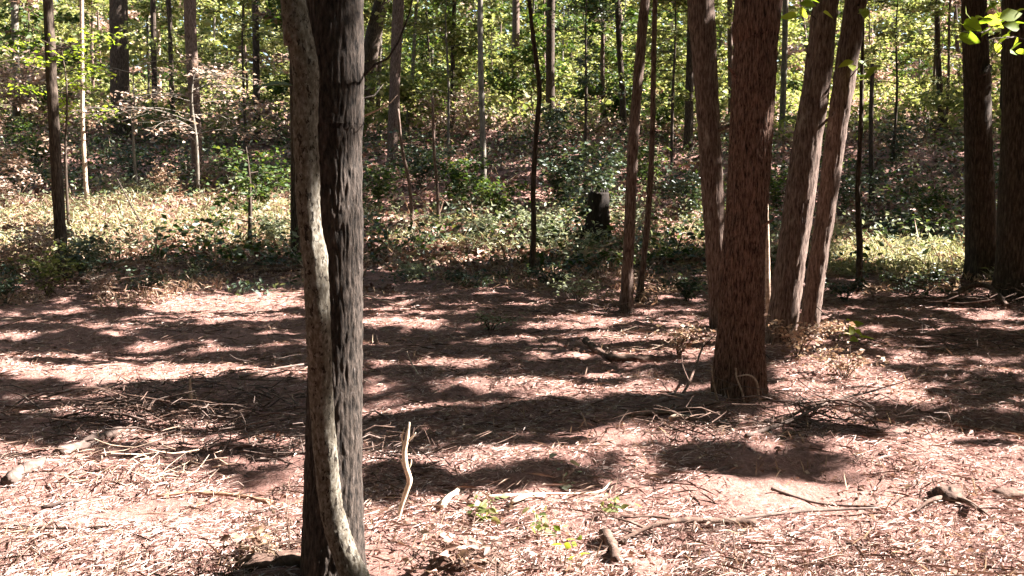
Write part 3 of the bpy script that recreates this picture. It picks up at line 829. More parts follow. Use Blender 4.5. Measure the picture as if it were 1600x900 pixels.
lay(50000, 38, 85, .6, .26, .13, M['leaf_yellow'], "ridge_undergrowth", "yellow green undergrowth beyond the bank", upright=(-.1, .9), lift=.9, fold=.3, grow=.002, mask=clumpy(.35, -.1, 41.0))
def in_px(poly):
    def f(x, y):
        p, q, d = to_px(np.stack([x, y, height(x, y, False)], 1))
        return inpoly(p, q + 9 * noise(x * 1.3, y * 1.3, 4.4) + 22 * noise(x * .45, y * .45, 14.4), poly)
    return f
MEADOW_L = [(-300, 318), (120, 310), (455, 305), (455, 398), (260, 404), (100, 425), (-300, 420)]
MEADOW_R = [(1275, 368), (1390, 378), (1530, 392), (1640, 398), (1640, 436), (1400, 432), (1275, 428)]
MEADOW_M = [(560, 330), (1130, 322), (1130, 400), (1000, 392), (870, 400), (740, 398), (580, 380)]
def grass(poly, n, name, label, mat, L, ylo, yhi, sd=6.0, thr=-.45, lift=.18):
    f = in_px(poly)
    return lay(n, ylo, yhi, .2, L, L * .16, mat, name, label, upright=(-.35, 1), lift=lift, mask=lambda x, y: f(x, y) & (noise(x * .7, y * .7, sd) + .5 * noise(x * 2.1, y * 2.1, sd) > thr), grow=0)
grass(MEADOW_L, 120000, "meadow_grass", "sunlit pale yellow green grass on the left below the bank", M['grass'], .15, 18, 34, 6, -.1, .25)
grass(MEADOW_L, 150000, "dry_meadow_grass", "sunlit straw coloured dry grass on the left below the bank", M['dry_grass'], .13, 18, 34, 16, -.5)
grass(MEADOW_R, 140000, "meadow_grass", "sunlit pale green grass on the right below the bank", M['grass'], .14, 16, 28)
grass(MEADOW_M, 90000, "weedy_grass", "green weeds and grass around the stump below the bank", M['grass'], .13, 18, 32, 26, .0)
grass([(-300, 400), (250, 410), (540, 400), (1000, 380), (1700, 420), (1700, 470), (1300, 468), (1000, 480), (700, 455), (400, 440), (200, 480), (-300, 490)], 90000, "dry_weeds", "low dry brown weeds along the back edge of the clearing", M['dry_grass'], .11, 12, 28, 36, .05, .1)
# low green ground cover on the bank
n = 70000
y = RNG.uniform(19, 46, n); x = RNG.uniform(-.62, .62, n) * y
k_ = noise(x * .45, y * .45, 2.2) + .5 * noise(x * 1.4, y * 1.4, 5.0) > -.05
k_ &= ~(in_px(MEADOW_L)(x, y) | in_px(MEADOW_R)(x, y)) | (RNG.random(n) < .06)
x, y = x[k_], y[k_]; n = len(x)
Q = np.stack([x, y, height(x, y, False) + RNG.uniform(.02, .65, n) ** 1.3 * (.5 + .8 * (noise(x * .8, y * .8, 8) > 0))], 1)
s = .15 * RNG.uniform(.5, 1.4, n)
h_ = RNG.random(n) < .6
for msk, mt, nm, lb_ in ((h_, 'leaf_deep', "bank_undergrowth", "dark green low undergrowth covering the bank"), (~h_, 'leaf_green', "bank_weeds", "mid green weeds mixed through the undergrowth on the bank")):
    mb = MB(); mb.add(*leaf_quads(Q[msk], rdir(msk.sum(), -.4, .7), rdir(msk.sum(), .1, 1), s[msk], s[msk] * .55))
    tag(mb.build(nm, M[mt]), lb_, "undergrowth", kind="stuff")

lay(5000, 18, 46, .6, .55, .010, M['dry_grass'], "bank_brush", "thin pale dead stalks standing through the bank undergrowth", upright=(-.1, 1), lift=.1, mask=clumpy(.5, -.1, 51.0), grow=.004)
lay(40000, 19, 48, .6, .11, .05, M['leaf_sage'], "bank_pale_weeds", "pale grey green weeds among the bank undergrowth", upright=(-.2, .9), lift=.45, mask=clumpy(.6, .0, 57.0), grow=.004)
# ------------------------------------------------------------------ shrubs and young plants
def shrub(name, label, base, h, rad, nstem, nleaf, lsize, lmat, smat, spread=.6, low=.15, big=False, group=None, sr=.008, flat=.5, cat="shrub"):
    base = np.asarray(base, float)
    t = empty(name, base); tag(t, label, cat, group)
    mb = MB(); pts = []
    for k in range(nstem):
        a = RNG.uniform(0, 2 * PI); rr = rad * RNG.uniform(.35, 1.0); hh = h * RNG.uniform(.6, 1.0)
        e = base + np.array([math.cos(a) * rr, math.sin(a) * rr, hh])
        m_ = base + np.array([math.cos(a) * rr * .35, math.sin(a) * rr * .35, hh * .6]) + RNG.normal(size=3) * .05 * h
        P_, R_ = resample([base - [0, 0, .05], m_, e], [sr, sr * .7, sr * .3], max(.05, h / 12))
        mb.add(*tube(P_, R_, 4))
        for q in range(4):
            i_ = RNG.integers(len(P_) // 3, len(P_)); d_ = rdir(1, -.15, .6)[0] * spread * RNG.uniform(.25, .6) * h
            mb.add(*tube(*resample([P_[i_], P_[i_] + d_ * .5 + [0, 0, .02], P_[i_] + d_], [sr * .5, sr * .35, sr * .2], .15), 3))
            pts.append(P_[i_] + d_ * np.linspace(.1, 1.05, 8)[:, None])
        pts.append(P_[int(len(P_) * low):])
    mb.build("stems", smat, t, smooth=True)
    pts = np.concatenate(pts)
    Q = pts[RNG.integers(0, len(pts), nleaf)] + RNG.normal(size=(nleaf, 3)) * lsize * .6
    s = lsize * RNG.uniform(.55, 1.3, nleaf)
    lb = MB(); lb.add(*(leaf_big if big else leaf_quads)(Q, rdir(nleaf, -flat, flat), rdir(nleaf, .25, 1), s, s * .55))
    lb.build("leaves", lmat, t)
    return t

# bushes on the bank, each named after what it grows next to
BUSH = [
    (925, 366, 1.75, 1.0, 700, .13, 'leaf_deep', "deep green bush growing tight behind the stump"),
    (845, 385, .9, .8, 500, .11, 'leaf_sage', "pale green bush between the wavy black stem and stump"),
    (990, 372, 1.0, .7, 400, .11, 'leaf_sage', "pale green bush behind the slim brown trunk"),
    # px, py(base), height, radius, leaves, size, material, label
    (885, 330, 1.9, 1.2, 900, .15, 'leaf_deep', "dense deep green bush behind and left of the stump"),
    (945, 318, 1.7, 1.0, 600, .14, 'leaf_deep', "deep green bush hanging over the top of the stump"),
    (1075, 345, 1.4, 1.1, 700, .13, 'leaf_deep', "deep green bush left of the half hidden grey brown trunk"),
    (780, 345, 1.2, 1.0, 600, .13, 'leaf_green', "mid green bush left of the wavy black stem"),
    (715, 320, 1.5, 1.1, 600, .14, 'leaf_green', "mid green bush between the straight sapling and wavy black stem"),
    (745, 375, .7, .8, 500, .11, 'leaf_sage', "low sage green bush in front of the mid green bushes"),
    (655, 300, 1.6, 1.2, 600, .14, 'leaf_deep', "dark bush behind the thin straight sapling"),
    (590, 330, 1.2, 1.0, 450, .13, 'leaf_green', "bush touching the right side of the foreground trunk"),
    (1320, 330, 1.3, 1.2, 450, .13, 'leaf_deep', "dark bush behind the slimmer leaning trunk"),
    (1450, 345, 1.1, .9, 350, .11, 'leaf_green', "thin bush above the bright grass at right"),
    (1400, 260, 1.6, 1.5, 450, .15, 'leaf_deep', "dark bush high on the bank at right"),
    (1215, 330, 1.4, .9, 450, .13, 'leaf_green', "bush seen between reddish trunk and leaning pair"),
    (1560, 380, 1.0, .7, 300, .12, 'leaf_deep', "dark bush between the two right edge trunks"),
    (410, 330, 1.5, .9, 600, .14, 'leaf_green', "green bush left of the pale crooked stem"),
    (430, 385, .8, .6, 400, .11, 'leaf_sage', "low sage bush at the foot of the meadow"),
    (205, 290, 1.4, 1.1, 450, .14, 'leaf_deep', "dark bush behind the meadow at left"),
    (60, 265, 1.6, 1.4, 600, .15, 'leaf_green', "green bush behind the slim dark trunk at left"),
    (10, 330, 1.3, 1.0, 500, .13, 'leaf_pink', "withered bush at the left edge above the meadow"),
    (320, 300, 1.0, .8, 350, .12, 'leaf_pink', "withered reddish bush behind the meadow grass"),
    (260, 310, .9, .5, 250, .10, 'dry_grass', "pale dry seed stalks standing behind the meadow"),
    (1010, 300, 1.5, .9, 450, .13, 'leaf_green', "bush behind the thin companion stem"),
    (860, 240, 1.9, 1.5, 600, .16, 'leaf_deep', "dark bush near the top of the bank at centre"),
    (700, 220, 2.0, 1.6, 600, .17, 'leaf_pink', "withered brown bush near the top of the bank"),
    (560, 220, 1.8, 1.2, 450, .16, 'leaf_yellow', "yellow green bush beside the foreground trunk high on the bank"),
    (1040, 215, 1.9, 1.4, 500, .16, 'leaf_green', "green bush near the top of the bank behind the slim trunks"),
]
for px, py, h, rad, nl, ls, lm, lab in BUSH:
    b = gp(px, py)
    shrub("bush", lab, b, h, rad, 9, int(nl * 1.2), ls, M[lm], M['deep_brown_bark'], group="bushes on the bank")
# leafy scrub at the foot of the bank on the left
for px, py, h, rad, nl, ls, lm, lab in [
    (30, 445, .9, .7, 700, .085, 'leaf_pink', "withered brown scrub at the left edge of the clearing"),
    (75, 462, .75, .55, 500, .08, 'leaf_yellow', "yellow leafed scrub at the foot of the slim dark trunk"),
    (125, 445, .8, .6, 600, .085, 'leaf_deep', "dark leafed scrub just right of the slim dark trunk"),
    (55, 425, 1.2, .9, 900, .09, 'leaf_pink', "tall withered scrub behind the slim dark trunk's foot"),
    (150, 432, .9, .8, 700, .085, 'leaf_sage', "pale green scrub at the meadow's front edge, left"),
    (215, 462, .4, .6, 450, .07, 'leaf_deep', "low dark scrub between the left scrub and sunlit soil"),
    (640, 440, .35, .8, 450, .07, 'leaf_sage', "low pale weeds right of the foreground trunk, back of the clearing"),
    (740, 452, .3, .8, 400, .065, 'leaf_deep', "low dark weeds left of the wavy black stem's foot"),
    (860, 450, .35, .7, 400, .07, 'leaf_deep', "low dark weeds right of the wavy black stem's foot"),
    (1420, 460, .35, .9, 450, .07, 'leaf_deep', "low dark weeds in front of the bright grass at right"),
    (165, 470, .45, .5, 400, .07, 'leaf_pink', "low withered scrub beside the sunlit soil on the left"),
    (10, 478, .5, .5, 400, .07, 'leaf_deep', "low dark scrub in the left corner of the clearing"),
    (290, 445, .3, .35, 130, .075, 'leaf_sage', "small pale leafed plant behind the sunlit soil on the left"),
    (1075, 470, .4, .5, 300, .075, 'leaf_deep', "low dark green plant left of the stout reddish trunk"),
    (905, 470, .35, .5, 260, .07, 'leaf_sage', "low pale weeds left of the slim brown trunk"),
    (765, 515, .22, .35, 160, .05, 'leaf_sage', "small weeds in the middle of the shaded soil"),
    (1320, 470, .35, .5, 240, .07, 'leaf_deep', "low dark weeds behind the leaning pair's foot"),
    (1060, 555, .30, .4, 240, .055, 'dry_grass', "dry weed tuft left of the reddish trunk's foot"),
    (1245, 560, .38, .45, 420, .055, 'dry_grass', "sunlit dry weeds around the foot of the leaning pair"),
    (1320, 590, .22, .5, 300, .05, 'dry_grass', "low sunlit dry weeds in front of the leaning pair"),
    (878, 757, .17, .13, 26, .055, 'leaf_sage', "tiny plant with round pale leaves in the sunlit foreground"),
    (880, 885, .12, .08, 14, .045, 'leaf_bright', "tiny bright green seedling at the bottom edge"),
    (745, 815, .10, .12, 40, .05, 'leaf_yellow', "low yellow green sprig right of the broken stick"),
    (845, 840, .10, .12, 30, .045, 'leaf_yellow', "low yellow green sprig in the foreground litter"),
    (955, 805, .10, .08, 20, .045, 'leaf_yellow', "small sprig at the foreground centre right"),
    (415, 885, .15, .17, 90, .05, 'dry_grass', "dark dead weed tuft left of the foreground trunk's foot"),
    (455, 862, .28, .03, 10, .03, 'leaf_pink', "single thin seedling stalk left of the foreground trunk"),
    (720, 892, .12, .16, 90, .05, 'litter', "dark withered tuft at the bottom right of the foreground trunk"),
]:
    b = gp(px, py)
    near = py > 700
    shrub("small_plant" if h < .6 else "scrub", lab, b, h, rad, 3 if nl < 50 else 9, nl, ls, M[lm], M['twig'] if near else M['deep_brown_bark'], sr=.003 if near else .006,
          big=(nl < 50), group="low plants around the clearing", cat="plant")

# young trees with foliage in view
def young_tree(label, base, h, r, mat, lmat, nleaf, lsize, nb, blen, zlo, flat=.12, name="young_tree", down=0.0, lean=(0, 0)):
    base = np.asarray(base, float); t = empty(name, base); tag(t, label, "tree")
    ln = np.array([lean[0], lean[1], 0])
    P_, R_ = resample([base - [0, 0, .2], base + ln * h * .3 + [RNG.normal() * .03, 0, h * .4], base + ln * h * .7 + [RNG.normal() * .06, 0, h * .75], base + ln * h + [0, 0, h]], [r * 1.15, r, r * .7, r * .25], .1)
    mb = MB(); mb.add(*tube(P_, R_, 8, bark_disp(r * .06, 18, 4, RNG.uniform(0, 50), .08)))
    mb.build("trunk", mat, t, smooth=True)
    for k in range(nb):
        z = zlo + (h - zlo) * (k + RNG.random()) / nb
        i_ = min(len(P_) - 2, int(len(P_) * (z + .2) / (h + .2))); c = P_[i_]
        a = RNG.uniform(0, 2 * PI); d_ = np.array([math.cos(a), math.sin(a), RNG.uniform(-flat, flat * 2)])
        L = blen * RNG.uniform(.5, 1.0)
        add_branch(t, np.array([c, c + d_ * L * .4 + [0, 0, .06 * L], c + d_ * L * .75, c + d_ * L + [0, 0, -down * L]]), r * .35, r * .1, mat,
                   (nleaf // nb, lsize, lmat, L * .4, False), segs=4)
    return t
young_tree("young tree with withered pale pink leaves on wide flat branches, upper left", at(309, 285, 28.5) * [1, 1, 0] + [0, 0, float(height(at(309, 285, 28.5)[0], 28.5))], 3.6, .05, M['grey_bark'], M['leaf_pink'], 950, .14, 14, 3.1, 1.7, flat=.06, down=.12)
young_tree("young tree with pinkish withered sprays behind the thin pale stem", onground(at(215, 300, 29.5)[0], 29.5), 3.9, .045, M['grey_bark'], M['leaf_pink'], 650, .14, 12, 2.6, 1.6, flat=.06, down=.1)
young_tree("young yellow green tree behind the slim dark trunk, upper left", onground(at(105, 300, 24)[0], 24), 4.6, .035, M['deep_brown_bark'], M['leaf_bright'], 500, .13, 9, 1.4, 2.6)
young_tree("small dark sapling with drooping leaves left of the crooked stem", gp(389, 395), 2.3, .045, M['deep_brown_bark'], M['leaf_green'], 420, .14, 8, .9, .6, down=.25)
young_tree("young tree with pale withered leaves at the left edge", onground(at(-10, 300, 25)[0], 25), 4.2, .04, M['deep_brown_bark'], M['leaf_pink'], 800, .14, 12, 2.0, 1.2, down=.1)
young_tree("young green tree left of the pale crooked stem, upper left", onground(at(385, 250, 34)[0], 34), 5.5, .05, M['deep_brown_bark'], M['leaf_yellow'], 1100, .17, 12, 2.2, 1.2)
young_tree("young green tree left of the half hidden grey brown trunk", onground(at(1050, 240, 33)[0], 33), 6.0, .05, M['deep_brown_bark'], M['leaf_yellow'], 1100, .16, 12, 1.9, 2.0)
young_tree("young green tree right of the leaning pair", onground(at(1395, 240, 35)[0], 35), 6.2, .045, M['deep_brown_bark'], M['leaf_yellow'], 1200, .16, 12, 2.2, 2.4)
young_tree("young tree with deep green leaves above the stump", onground(at(915, 240, 33)[0], 33), 5.8, .05, M['deep_brown_bark'], M['leaf_deep'], 1100, .16, 12, 2.0, 1.6)
young_tree("young tree right of the foreground trunk with pale green leaves", onground(at(700, 240, 36)[0], 36), 6.0, .045, M['grey_bark'], M['leaf_yellow'], 1100, .17, 12, 2.2, 2.0)

# leafy sprays reaching into the frame from the trees at right
add_branch(t_h, np.array([at(1592, 20, 14.3), at(1560, 34, 13.2), at(1530, 52, 12.4), at(1475, 45, 12.0)]), .016, .005, M['deep_brown_bark'], (16, .26, M['leaf_bright'], .35, True))
add_branch(t_h, np.array([at(1600, 60, 14.2), at(1575, 58, 12.5), at(1540, 62, 12.0)]), .012, .004, M['deep_brown_bark'], (10, .24, M['leaf_bright'], .25, True))
add_branch(t_f, np.array([at(1328, 122, 10.5), at(1345, 102, 10.2), at(1362, 92, 10.0), at(1374, 94, 9.9)]), .006, .003, M['deep_brown_bark'], (8, .15, M['leaf_bright'], .12, True))
add_branch(t_f, np.array([at(1345, 30, 10.5), at(1360, 8, 10.2), at(1378, 2, 10.0)]), .006, .003, M['deep_brown_bark'], (7, .16, M['leaf_bright'], .12, True))
add_branch(t_e, np.array([at(1275, 30, 10.2), at(1262, 18, 10.0), at(1246, 14, 9.9)]), .006, .003, M['deep_brown_bark'], (8, .17, M['leaf_bright'], .12, True))
add_branch(t_f, np.array([at(1276, 480, 10.5), at(1290, 492, 10.2), at(1308, 500, 10.0), at(1322, 508, 9.9)]), .006, .003, M['deep_brown_bark'], (12, .14, M['leaf_bright'], .12, True))
add_branch(t_i, np.array([at(80, 80, 17.3), at(100, 75, 17.0), at(130, 88, 16.8)]), .012, .004, M['deep_brown_bark'], (60, .14, M['leaf_bright'], .5, False))
add_branch(t_i, np.array([at(80, 70, 17.3), at(55, 60, 17.2), at(25, 64, 17.0)]), .012, .004, M['deep_brown_bark'], (60, .13, M['leaf_green'], .5, False))

# ------------------------------------------------------------------ stump
b = gp(933, 374); sc = b[1] / F
t = empty("tree_stump", b); tag(t, "short dark broken stump below the deep green bushes", "stump")
hh = 72 * sc
P_, R_ = resample([b - [0, 0, .3], b + [0, 0, .02], b + [.02, 0, hh * .5], b + [.03, 0, hh]], np.array([21, 19, 17, 16]) * sc, .05)
mb = MB(); mb.add(*tube(P_, R_, 30, bark_disp(.016, 12, 3, 4.0, .10, .45, .25)))
mb.build("trunk", M['black_bark'], t, smooth=True)
mb = MB()
top = b + np.array([.03, 0, hh])
for k in range(14):
    a = 2 * PI * k / 14; r = 13 * sc
    q = top + np.array([math.cos(a) * r, math.sin(a) * r, -.06])
    mb.add(*tube(np.array([q, q + [RNG.normal() * .01, RNG.normal() * .01, .06 + .14 * RNG.random()]]), np.array([.035, .006]), 5))
mb.build("splintered_rim", M['black_bark'], t)

# ------------------------------------------------------------------ fallen wood, sticks
def stick(name, label, pts, r0, r1, mat, lift=None, segs=7, twigs=0, bark=0.0, cat="stick", step=.04, wob=.3):
    """pts: (px, py[, height above ground])"""
    P_ = []
    for q in pts:
        g_ = gp(q[0], q[1]); P_.append(g_ + np.array([0, 0, (q[2] if len(q) > 2 else r0 * .6)]))
    P_ = np.array(P_)
    t = empty(name, P_[0]); tag(t, label, cat)
    Q, R = resample(P_, np.linspace(r0, r1, len(P_)), step)
    Q = Q + wob * r0 * np.stack([noise(Q[:, 0] * 6, Q[:, 1] * 6, k * 5.7) for k in range(3)], 1)
    mb = MB(); mb.add(*tube(Q, R, segs, bark_disp(bark, 22, 14, RNG.uniform(0, 60), .12) if bark else None))
    mb.build("stem", mat, t, smooth=True)
    for k in range(twigs):
        i_ = RNG.integers(len(Q) // 4, len(Q)); d_ = unit(Q[-1] - Q[0]) * .6 + rdir(1, 0, .6)[0] * .7
        L = RNG.uniform(.08, .25) * np.linalg.norm(Q[-1] - Q[0])
        mb = MB(); mb.add(*tube(*resample([Q[i_], Q[i_] + d_ * L * .5 + rdir(1)[0] * .02, Q[i_] + d_ * L], [r1 * .9, r1 * .6, r1 * .3], .05), 4))
        mb.build("twig", mat, t, smooth=True)
    return t
def lift_stick(name, label, pts, Y, r, mat, cat="stick", segs=7):
    """upright piece; pts (px, py, radius factor) base first, standing at distance Y"""
    P_ = np.array([at(a, b_, Y) for a, b_, _ in pts]); P_[0][2] = float(height(P_[0][0], P_[0][1])) - .03
    t = empty(name, P_[0]); tag(t, label, cat)
    Q, R = resample(P_, [r * q[2] for q in pts], .02)
    mb = MB(); mb.add(*tube(Q, R, segs, bark_disp(r * .15, 40, 10, 3.0, .1)))
    mb.build("stem", mat, t, smooth=True)
    return t, Q
stick("fallen_log", "short weathered log lying behind the other log at left", [(92, 712, .012), (125, 700, .02), (150, 692, .015), (190, 682, .02), (222, 668, .02)], .044, .026, M['grey_wood'], bark=.013, segs=22, cat="log", step=.02)
stick("fallen_log", "short weathered log with dark cut end at the left edge", [(12, 765, .02), (35, 745, .012), (55, 736, .02), (84, 715, .01)], .042, .034, M['grey_wood'], bark=.013, segs=22, cat="log", step=.02)
stick("rotten_log", "dark rotten log lying left of the reddish trunk", [(914, 540, .06), (928, 550, .03), (950, 560, .02), (985, 566, .03), (1028, 563, .02)], .030, .040, M['rotten_wood'], bark=.016, segs=20, cat="log", step=.03)
stick("fallen_branch", "dark curved branch on the ground between the right edge trunks", [(1475, 478, .05), (1510, 472, .22), (1545, 473, .22), (1575, 485, .05)], .045, .03, M['rotten_wood'], bark=.006, segs=10, cat="branch")
stick("fallen_branch", "long pale branch lying right of the reddish trunk's foot", [(1165, 690, .03), (1235, 672, .05), (1300, 645, .06), (1385, 620, .05)], .014, .007, M['grey_wood'], twigs=3, cat="branch")
stick("fallen_branch", "dark thin branch leaning against the left of the reddish trunk", [(1045, 640, .02), (1075, 615, .10), (1100, 585, .30)], .013, .008, M['rotten_wood'], twigs=2, cat="branch")
stick("fallen_branch", "dark branch lying left of the reddish trunk's foot", [(985, 655, .02), (1050, 650, .03), (1125, 640, .03)], .022, .014, M['rotten_wood'], bark=.003, twigs=2, cat="branch")
stick("fallen_branch", "bent branch in the brush right of the reddish trunk", [(1210, 672, .02), (1290, 650, .10), (1340, 655, .08), (1372, 675, .01)], .010, .005, M['rotten_wood'], twigs=4, cat="branch")
stick("fallen_branch", "thin branch tangled behind the bent branch at right", [(1250, 640, .02), (1310, 668, .06), (1370, 660, .03)], .008, .004, M['grey_wood'], twigs=3, cat="branch")
stick("fallen_stick", "long thin pale root lying in the sunlit foreground centre", [(760, 782, .02), (830, 777, .02), (930, 773, .02), (955, 760, .03)], .008, .005, M['pale_wood'])
stick("fallen_stick", "thin brown stick in the sunlit foreground at right", [(1205, 772, .02), (1280, 785, .02), (1370, 800, .015)], .009, .005, M['grey_wood'])
stick("fallen_stick", "long brown stick below the thin stick at right", [(1140, 822, .02), (1250, 806, .02), (1375, 802, .02)], .010, .006, M['grey_wood'])
stick("fallen_stick", "short dark stick in the foreground at lower right", [(1305, 836, .015), (1335, 850, .02), (1360, 858, .015)], .008, .005, M['rotten_wood'])
stick("fallen_branch", "dark crumbling branch across the foreground at lower centre", [(1180, 822, .02), (1110, 828, .04), (1050, 838, .05), (985, 848, .04), (930, 868, .02)], .016, .010, M['rotten_wood'], bark=.008, twigs=6, cat="branch")
stick("bark_chunk", "black chunk of bark at the end of the crumbling branch", [(945, 838, .03), (955, 856, .03), (962, 878, .02)], .030, .022, M['rotten_wood'], bark=.008, segs=12, cat="bark", step=.015)
stick("splintered_plank", "splintered orange brown piece of wood in the foreground left", [(310, 780, .02), (360, 778, .025), (425, 788, .012)], .009, .015, M['orange_wood'], bark=.005, segs=7, cat="wood")
stick("splintered_plank", "thin splinter of wood left of the orange brown piece", [(245, 788, .015), (300, 780, .02), (345, 772, .02)], .008, .006, M['orange_wood'], cat="wood")
stick("fallen_stick", "grey stick lying in the sunlit litter at far left", [(65, 802, .02), (95, 798, .02), (125, 796, .02)], .014, .010, M['grey_wood'])
stick("fallen_stick", "long brown stick low in the foreground at far left", [(-30, 820, .02), (60, 828, .02), (160, 838, .02)], .008, .005, M['grey_wood'])
stick("fallen_stick", "thin stick pointing up to the right behind the left logs", [(175, 697, .02), (205, 677, .04), (232, 660, .05)], .008, .004, M['rotten_wood'])
stick("fallen_stick", "pale thin stick lying left of the crooked stem, mid distance", [(375, 595, .03), (420, 588, .05), (475, 580, .07)], .012, .008, M['grey_wood'])
stick("fallen_stick", "thin pale stick on the pink soil right of the foreground trunk", [(566, 466, .03), (600, 474, .05), (650, 487, .03)], .012, .006, M['dry_wood'])
stick("fallen_stick", "thin bent stick poking up from the shaded soil at centre", [(655, 590, .01), (642, 580, .08), (636, 572, .14)], .008, .003, M['dry_wood'])
stick("fallen_branch", "dark slanting branch over the meadow edge at left", [(185, 330, .9), (215, 370, .5), (245, 385, .05)], .02, .012, M['deep_brown_bark'], cat="branch")
stick("fallen_branch", "dark fallen branch at the shaded meadow edge left of the crooked stem", [(385, 425, .05), (430, 432, .12), (478, 428, .1)], .05, .035, M['rotten_wood'], bark=.006, segs=10, cat="branch")
stick("fallen_stick", "slim grey stick slanting left of the crooked stem's bump", [(440, 395, .35), (455, 410, .25), (474, 425, .1)], .018, .010, M['dry_wood'])
for k, (x0, y0, x1, y1, lab) in enumerate([
    (690, 800, 715, 772, "pale split slab of wood right of the broken stick"), (800, 800, 850, 778, "broad pale slab of wood at foreground centre"),
    (1045, 668, 1075, 660, "pale flat slab of wood left of the reddish trunk's foot")]):
    a, b = gp(x0, y0), gp(x1, y1)
    if k == 2: b = a + np.array([.16, .05, .01])
    t = empty("wood_slab", a); tag(t, lab, "wood")
    d_ = unit(b - a); L = np.linalg.norm(b - a); sd = unit(np.cross(d_, [0, 0, 1.0])); w = .028
    n_ = 9; u = np.linspace(0, 1, n_)
    edge = .5 + .5 * np.sin(u * PI) ** .5
    rows = []
    for i_ in range(n_):
        c = a + d_ * L * u[i_] + np.array([0, 0, .035 + .01 * math.sin(u[i_] * 5)])
        ww = w * edge[i_] * RNG.uniform(.8, 1.1)
        rows += [c - sd * ww, c + [0, 0, .012], c + sd * ww, c - [0, 0, .012]]
    q = []
    for i_ in range(n_ - 1):
        for j_ in range(4): q.append([i_ * 4 + j_, i_ * 4 + (j_ + 1) % 4, i_ * 4 + 4 + (j_ + 1) % 4, i_ * 4 + 4 + j_])
    q += [[3, 2, 1, 0], [n_ * 4 - 4, n_ * 4 - 3, n_ * 4 - 2, n_ * 4 - 1]]
    mb = MB(); mb.add(np.array(rows), np.array(q)); mb.build("slab", M['dry_wood'], t)
# the broken pale sapling standing in the foreground
Y = gp(622, 812)[1]
t, Q = lift_stick("broken_sapling", "broken pale peeled sapling stick standing right of the foreground trunk", [(620, 815, .8), (628, 788, .9), (637, 762, 1.1), (640, 748, 1.15), (634, 728, 1.1), (632, 705, 1.0), (636, 685, .9), (640, 660, .35)], Y, .0125, M['pale_wood'])
for pts in ([(633, 700), (628, 685), (632, 668)], [(637, 690), (645, 682), (650, 676)], [(632, 730), (626, 718), (620, 712)], [(636, 735), (642, 725), (643, 718)]):
    mb = MB(); mb.add(*tube(*resample([at(a, b, Y) for a, b in pts], [.007, .004, .0015], .01), 5)); mb.build("splinter", M['pale_wood'], t, smooth=True)
Y = gp(299, 645)[1]
lift_stick("snapped_stem", "short pale snapped stem standing in the soil at left", [(298, 648, 1.2), (298, 620, 1.0), (297, 588, .4)], Y, .016, M['dry_wood'])
lift_stick("snapped_stem", "shorter snapped stem leaning beside the other at left", [(312, 640, 1.0), (307, 625, .8), (304, 612, .4)], Y + .05, .010, M['dry_wood'])
# bare vine stems at the foot of the reddish trunk
for lab, pts in (("pale bare vine curling up the reddish trunk's foot", [(1200, 668, 1), (1188, 640, .9), (1186, 620, .8), (1182, 596, .8), (1170, 586, .7), (1152, 588, .5)]),
                 ("pale forked root reaching up the reddish trunk's foot", [(1150, 668, 1.2), (1163, 640, 1), (1160, 615, .8), (1151, 590, .6), (1150, 575, .4)]),
                 ("pale dry stalk standing left of the reddish trunk's foot", [(1146, 680, 1.2), (1128, 645, 1), (1115, 600, .7), (1112, 575, .4)])):
    P_ = np.array([at(a, b, 6.93) for a, b, _ in pts]); P_[0] = gp(*pts[0][:2])
    t = empty("bare_vine", P_[0]); tag(t, lab, "vine")
    mb = MB(); mb.add(*tube(*resample(P_, [.0085 * q[2] for q in pts], .02), 6)); mb.build("stem", M['dry_wood'], t, smooth=True)
# clod with roots in the right foreground
b = gp(1480, 785)
t = empty("root_clod", b); tag(t, "dark clod of earth with roots in the right foreground", "clod")
def lump(c, r, sq, seed):
    n1, n2 = 24, 14
    th = np.linspace(0, 2 * PI, n1, endpoint=False); ph = np.linspace(0, PI, n2)
    T, H = np.meshgrid(th, ph)
    d_ = np.stack([np.sin(H) * np.cos(T), np.sin(H) * np.sin(T), np.cos(H)], -1)
    rr = r * (1 + .45 * fbm(d_[..., 0] * 1.6 + seed, d_[..., 1] * 1.6, d_[..., 2] * 1.6, 4))
    V_ = (c + d_ * rr[..., None] * np.array(sq)).reshape(-1, 3)
    i_ = np.arange(n2 - 1)[:, None] * n1; j_ = np.arange(n1)[None]; k_ = (j_ + 1) % n1
    return V_, np.stack([i_ + j_, i_ + k_, i_ + n1 + k_, i_ + n1 + j_], -1).reshape(-1, 4)
mb = MB(); mb.add(*lump(b + [0, 0, .03], .075, (1.1, .9, .8), 2.0)); mb.build("clod", M['rotten_wood'], t, smooth=True)
for pts in ([(1490, 790), (1515, 802), (1545, 815)], [(1470, 790), (1450, 798), (1430, 806)], [(1495, 785), (1520, 806), (1538, 812)]):
    mb = MB(); mb.add(*tube(*resample([gp(a, b_) + [0, 0, .03] for a, b_ in pts], [.016, .010, .004], .02), 6)); mb.build("root", M['rotten_wood'], t, smooth=True)
for lab, px, py, r in (("dark clod of earth at the right edge of the foreground", 1575, 778, .07), ("small dark clod at the lower right of the foreground", 1475, 875, .04), ("brown mound of earth at the foot left of the foreground trunk", 430, 893, .09),
                       ("dark lump of earth at the bottom right of the foreground trunk", 735, 890, .09)):
    b = gp(px, py); mb = MB(); mb.add(*lump(b + [0, 0, -.01], r, (1.7, .9, .65), px * .01))
    o = mb.build("earth_clod", M['rotten_wood'], None, smooth=True, origin=tuple(b)); tag(o, lab, "clod")

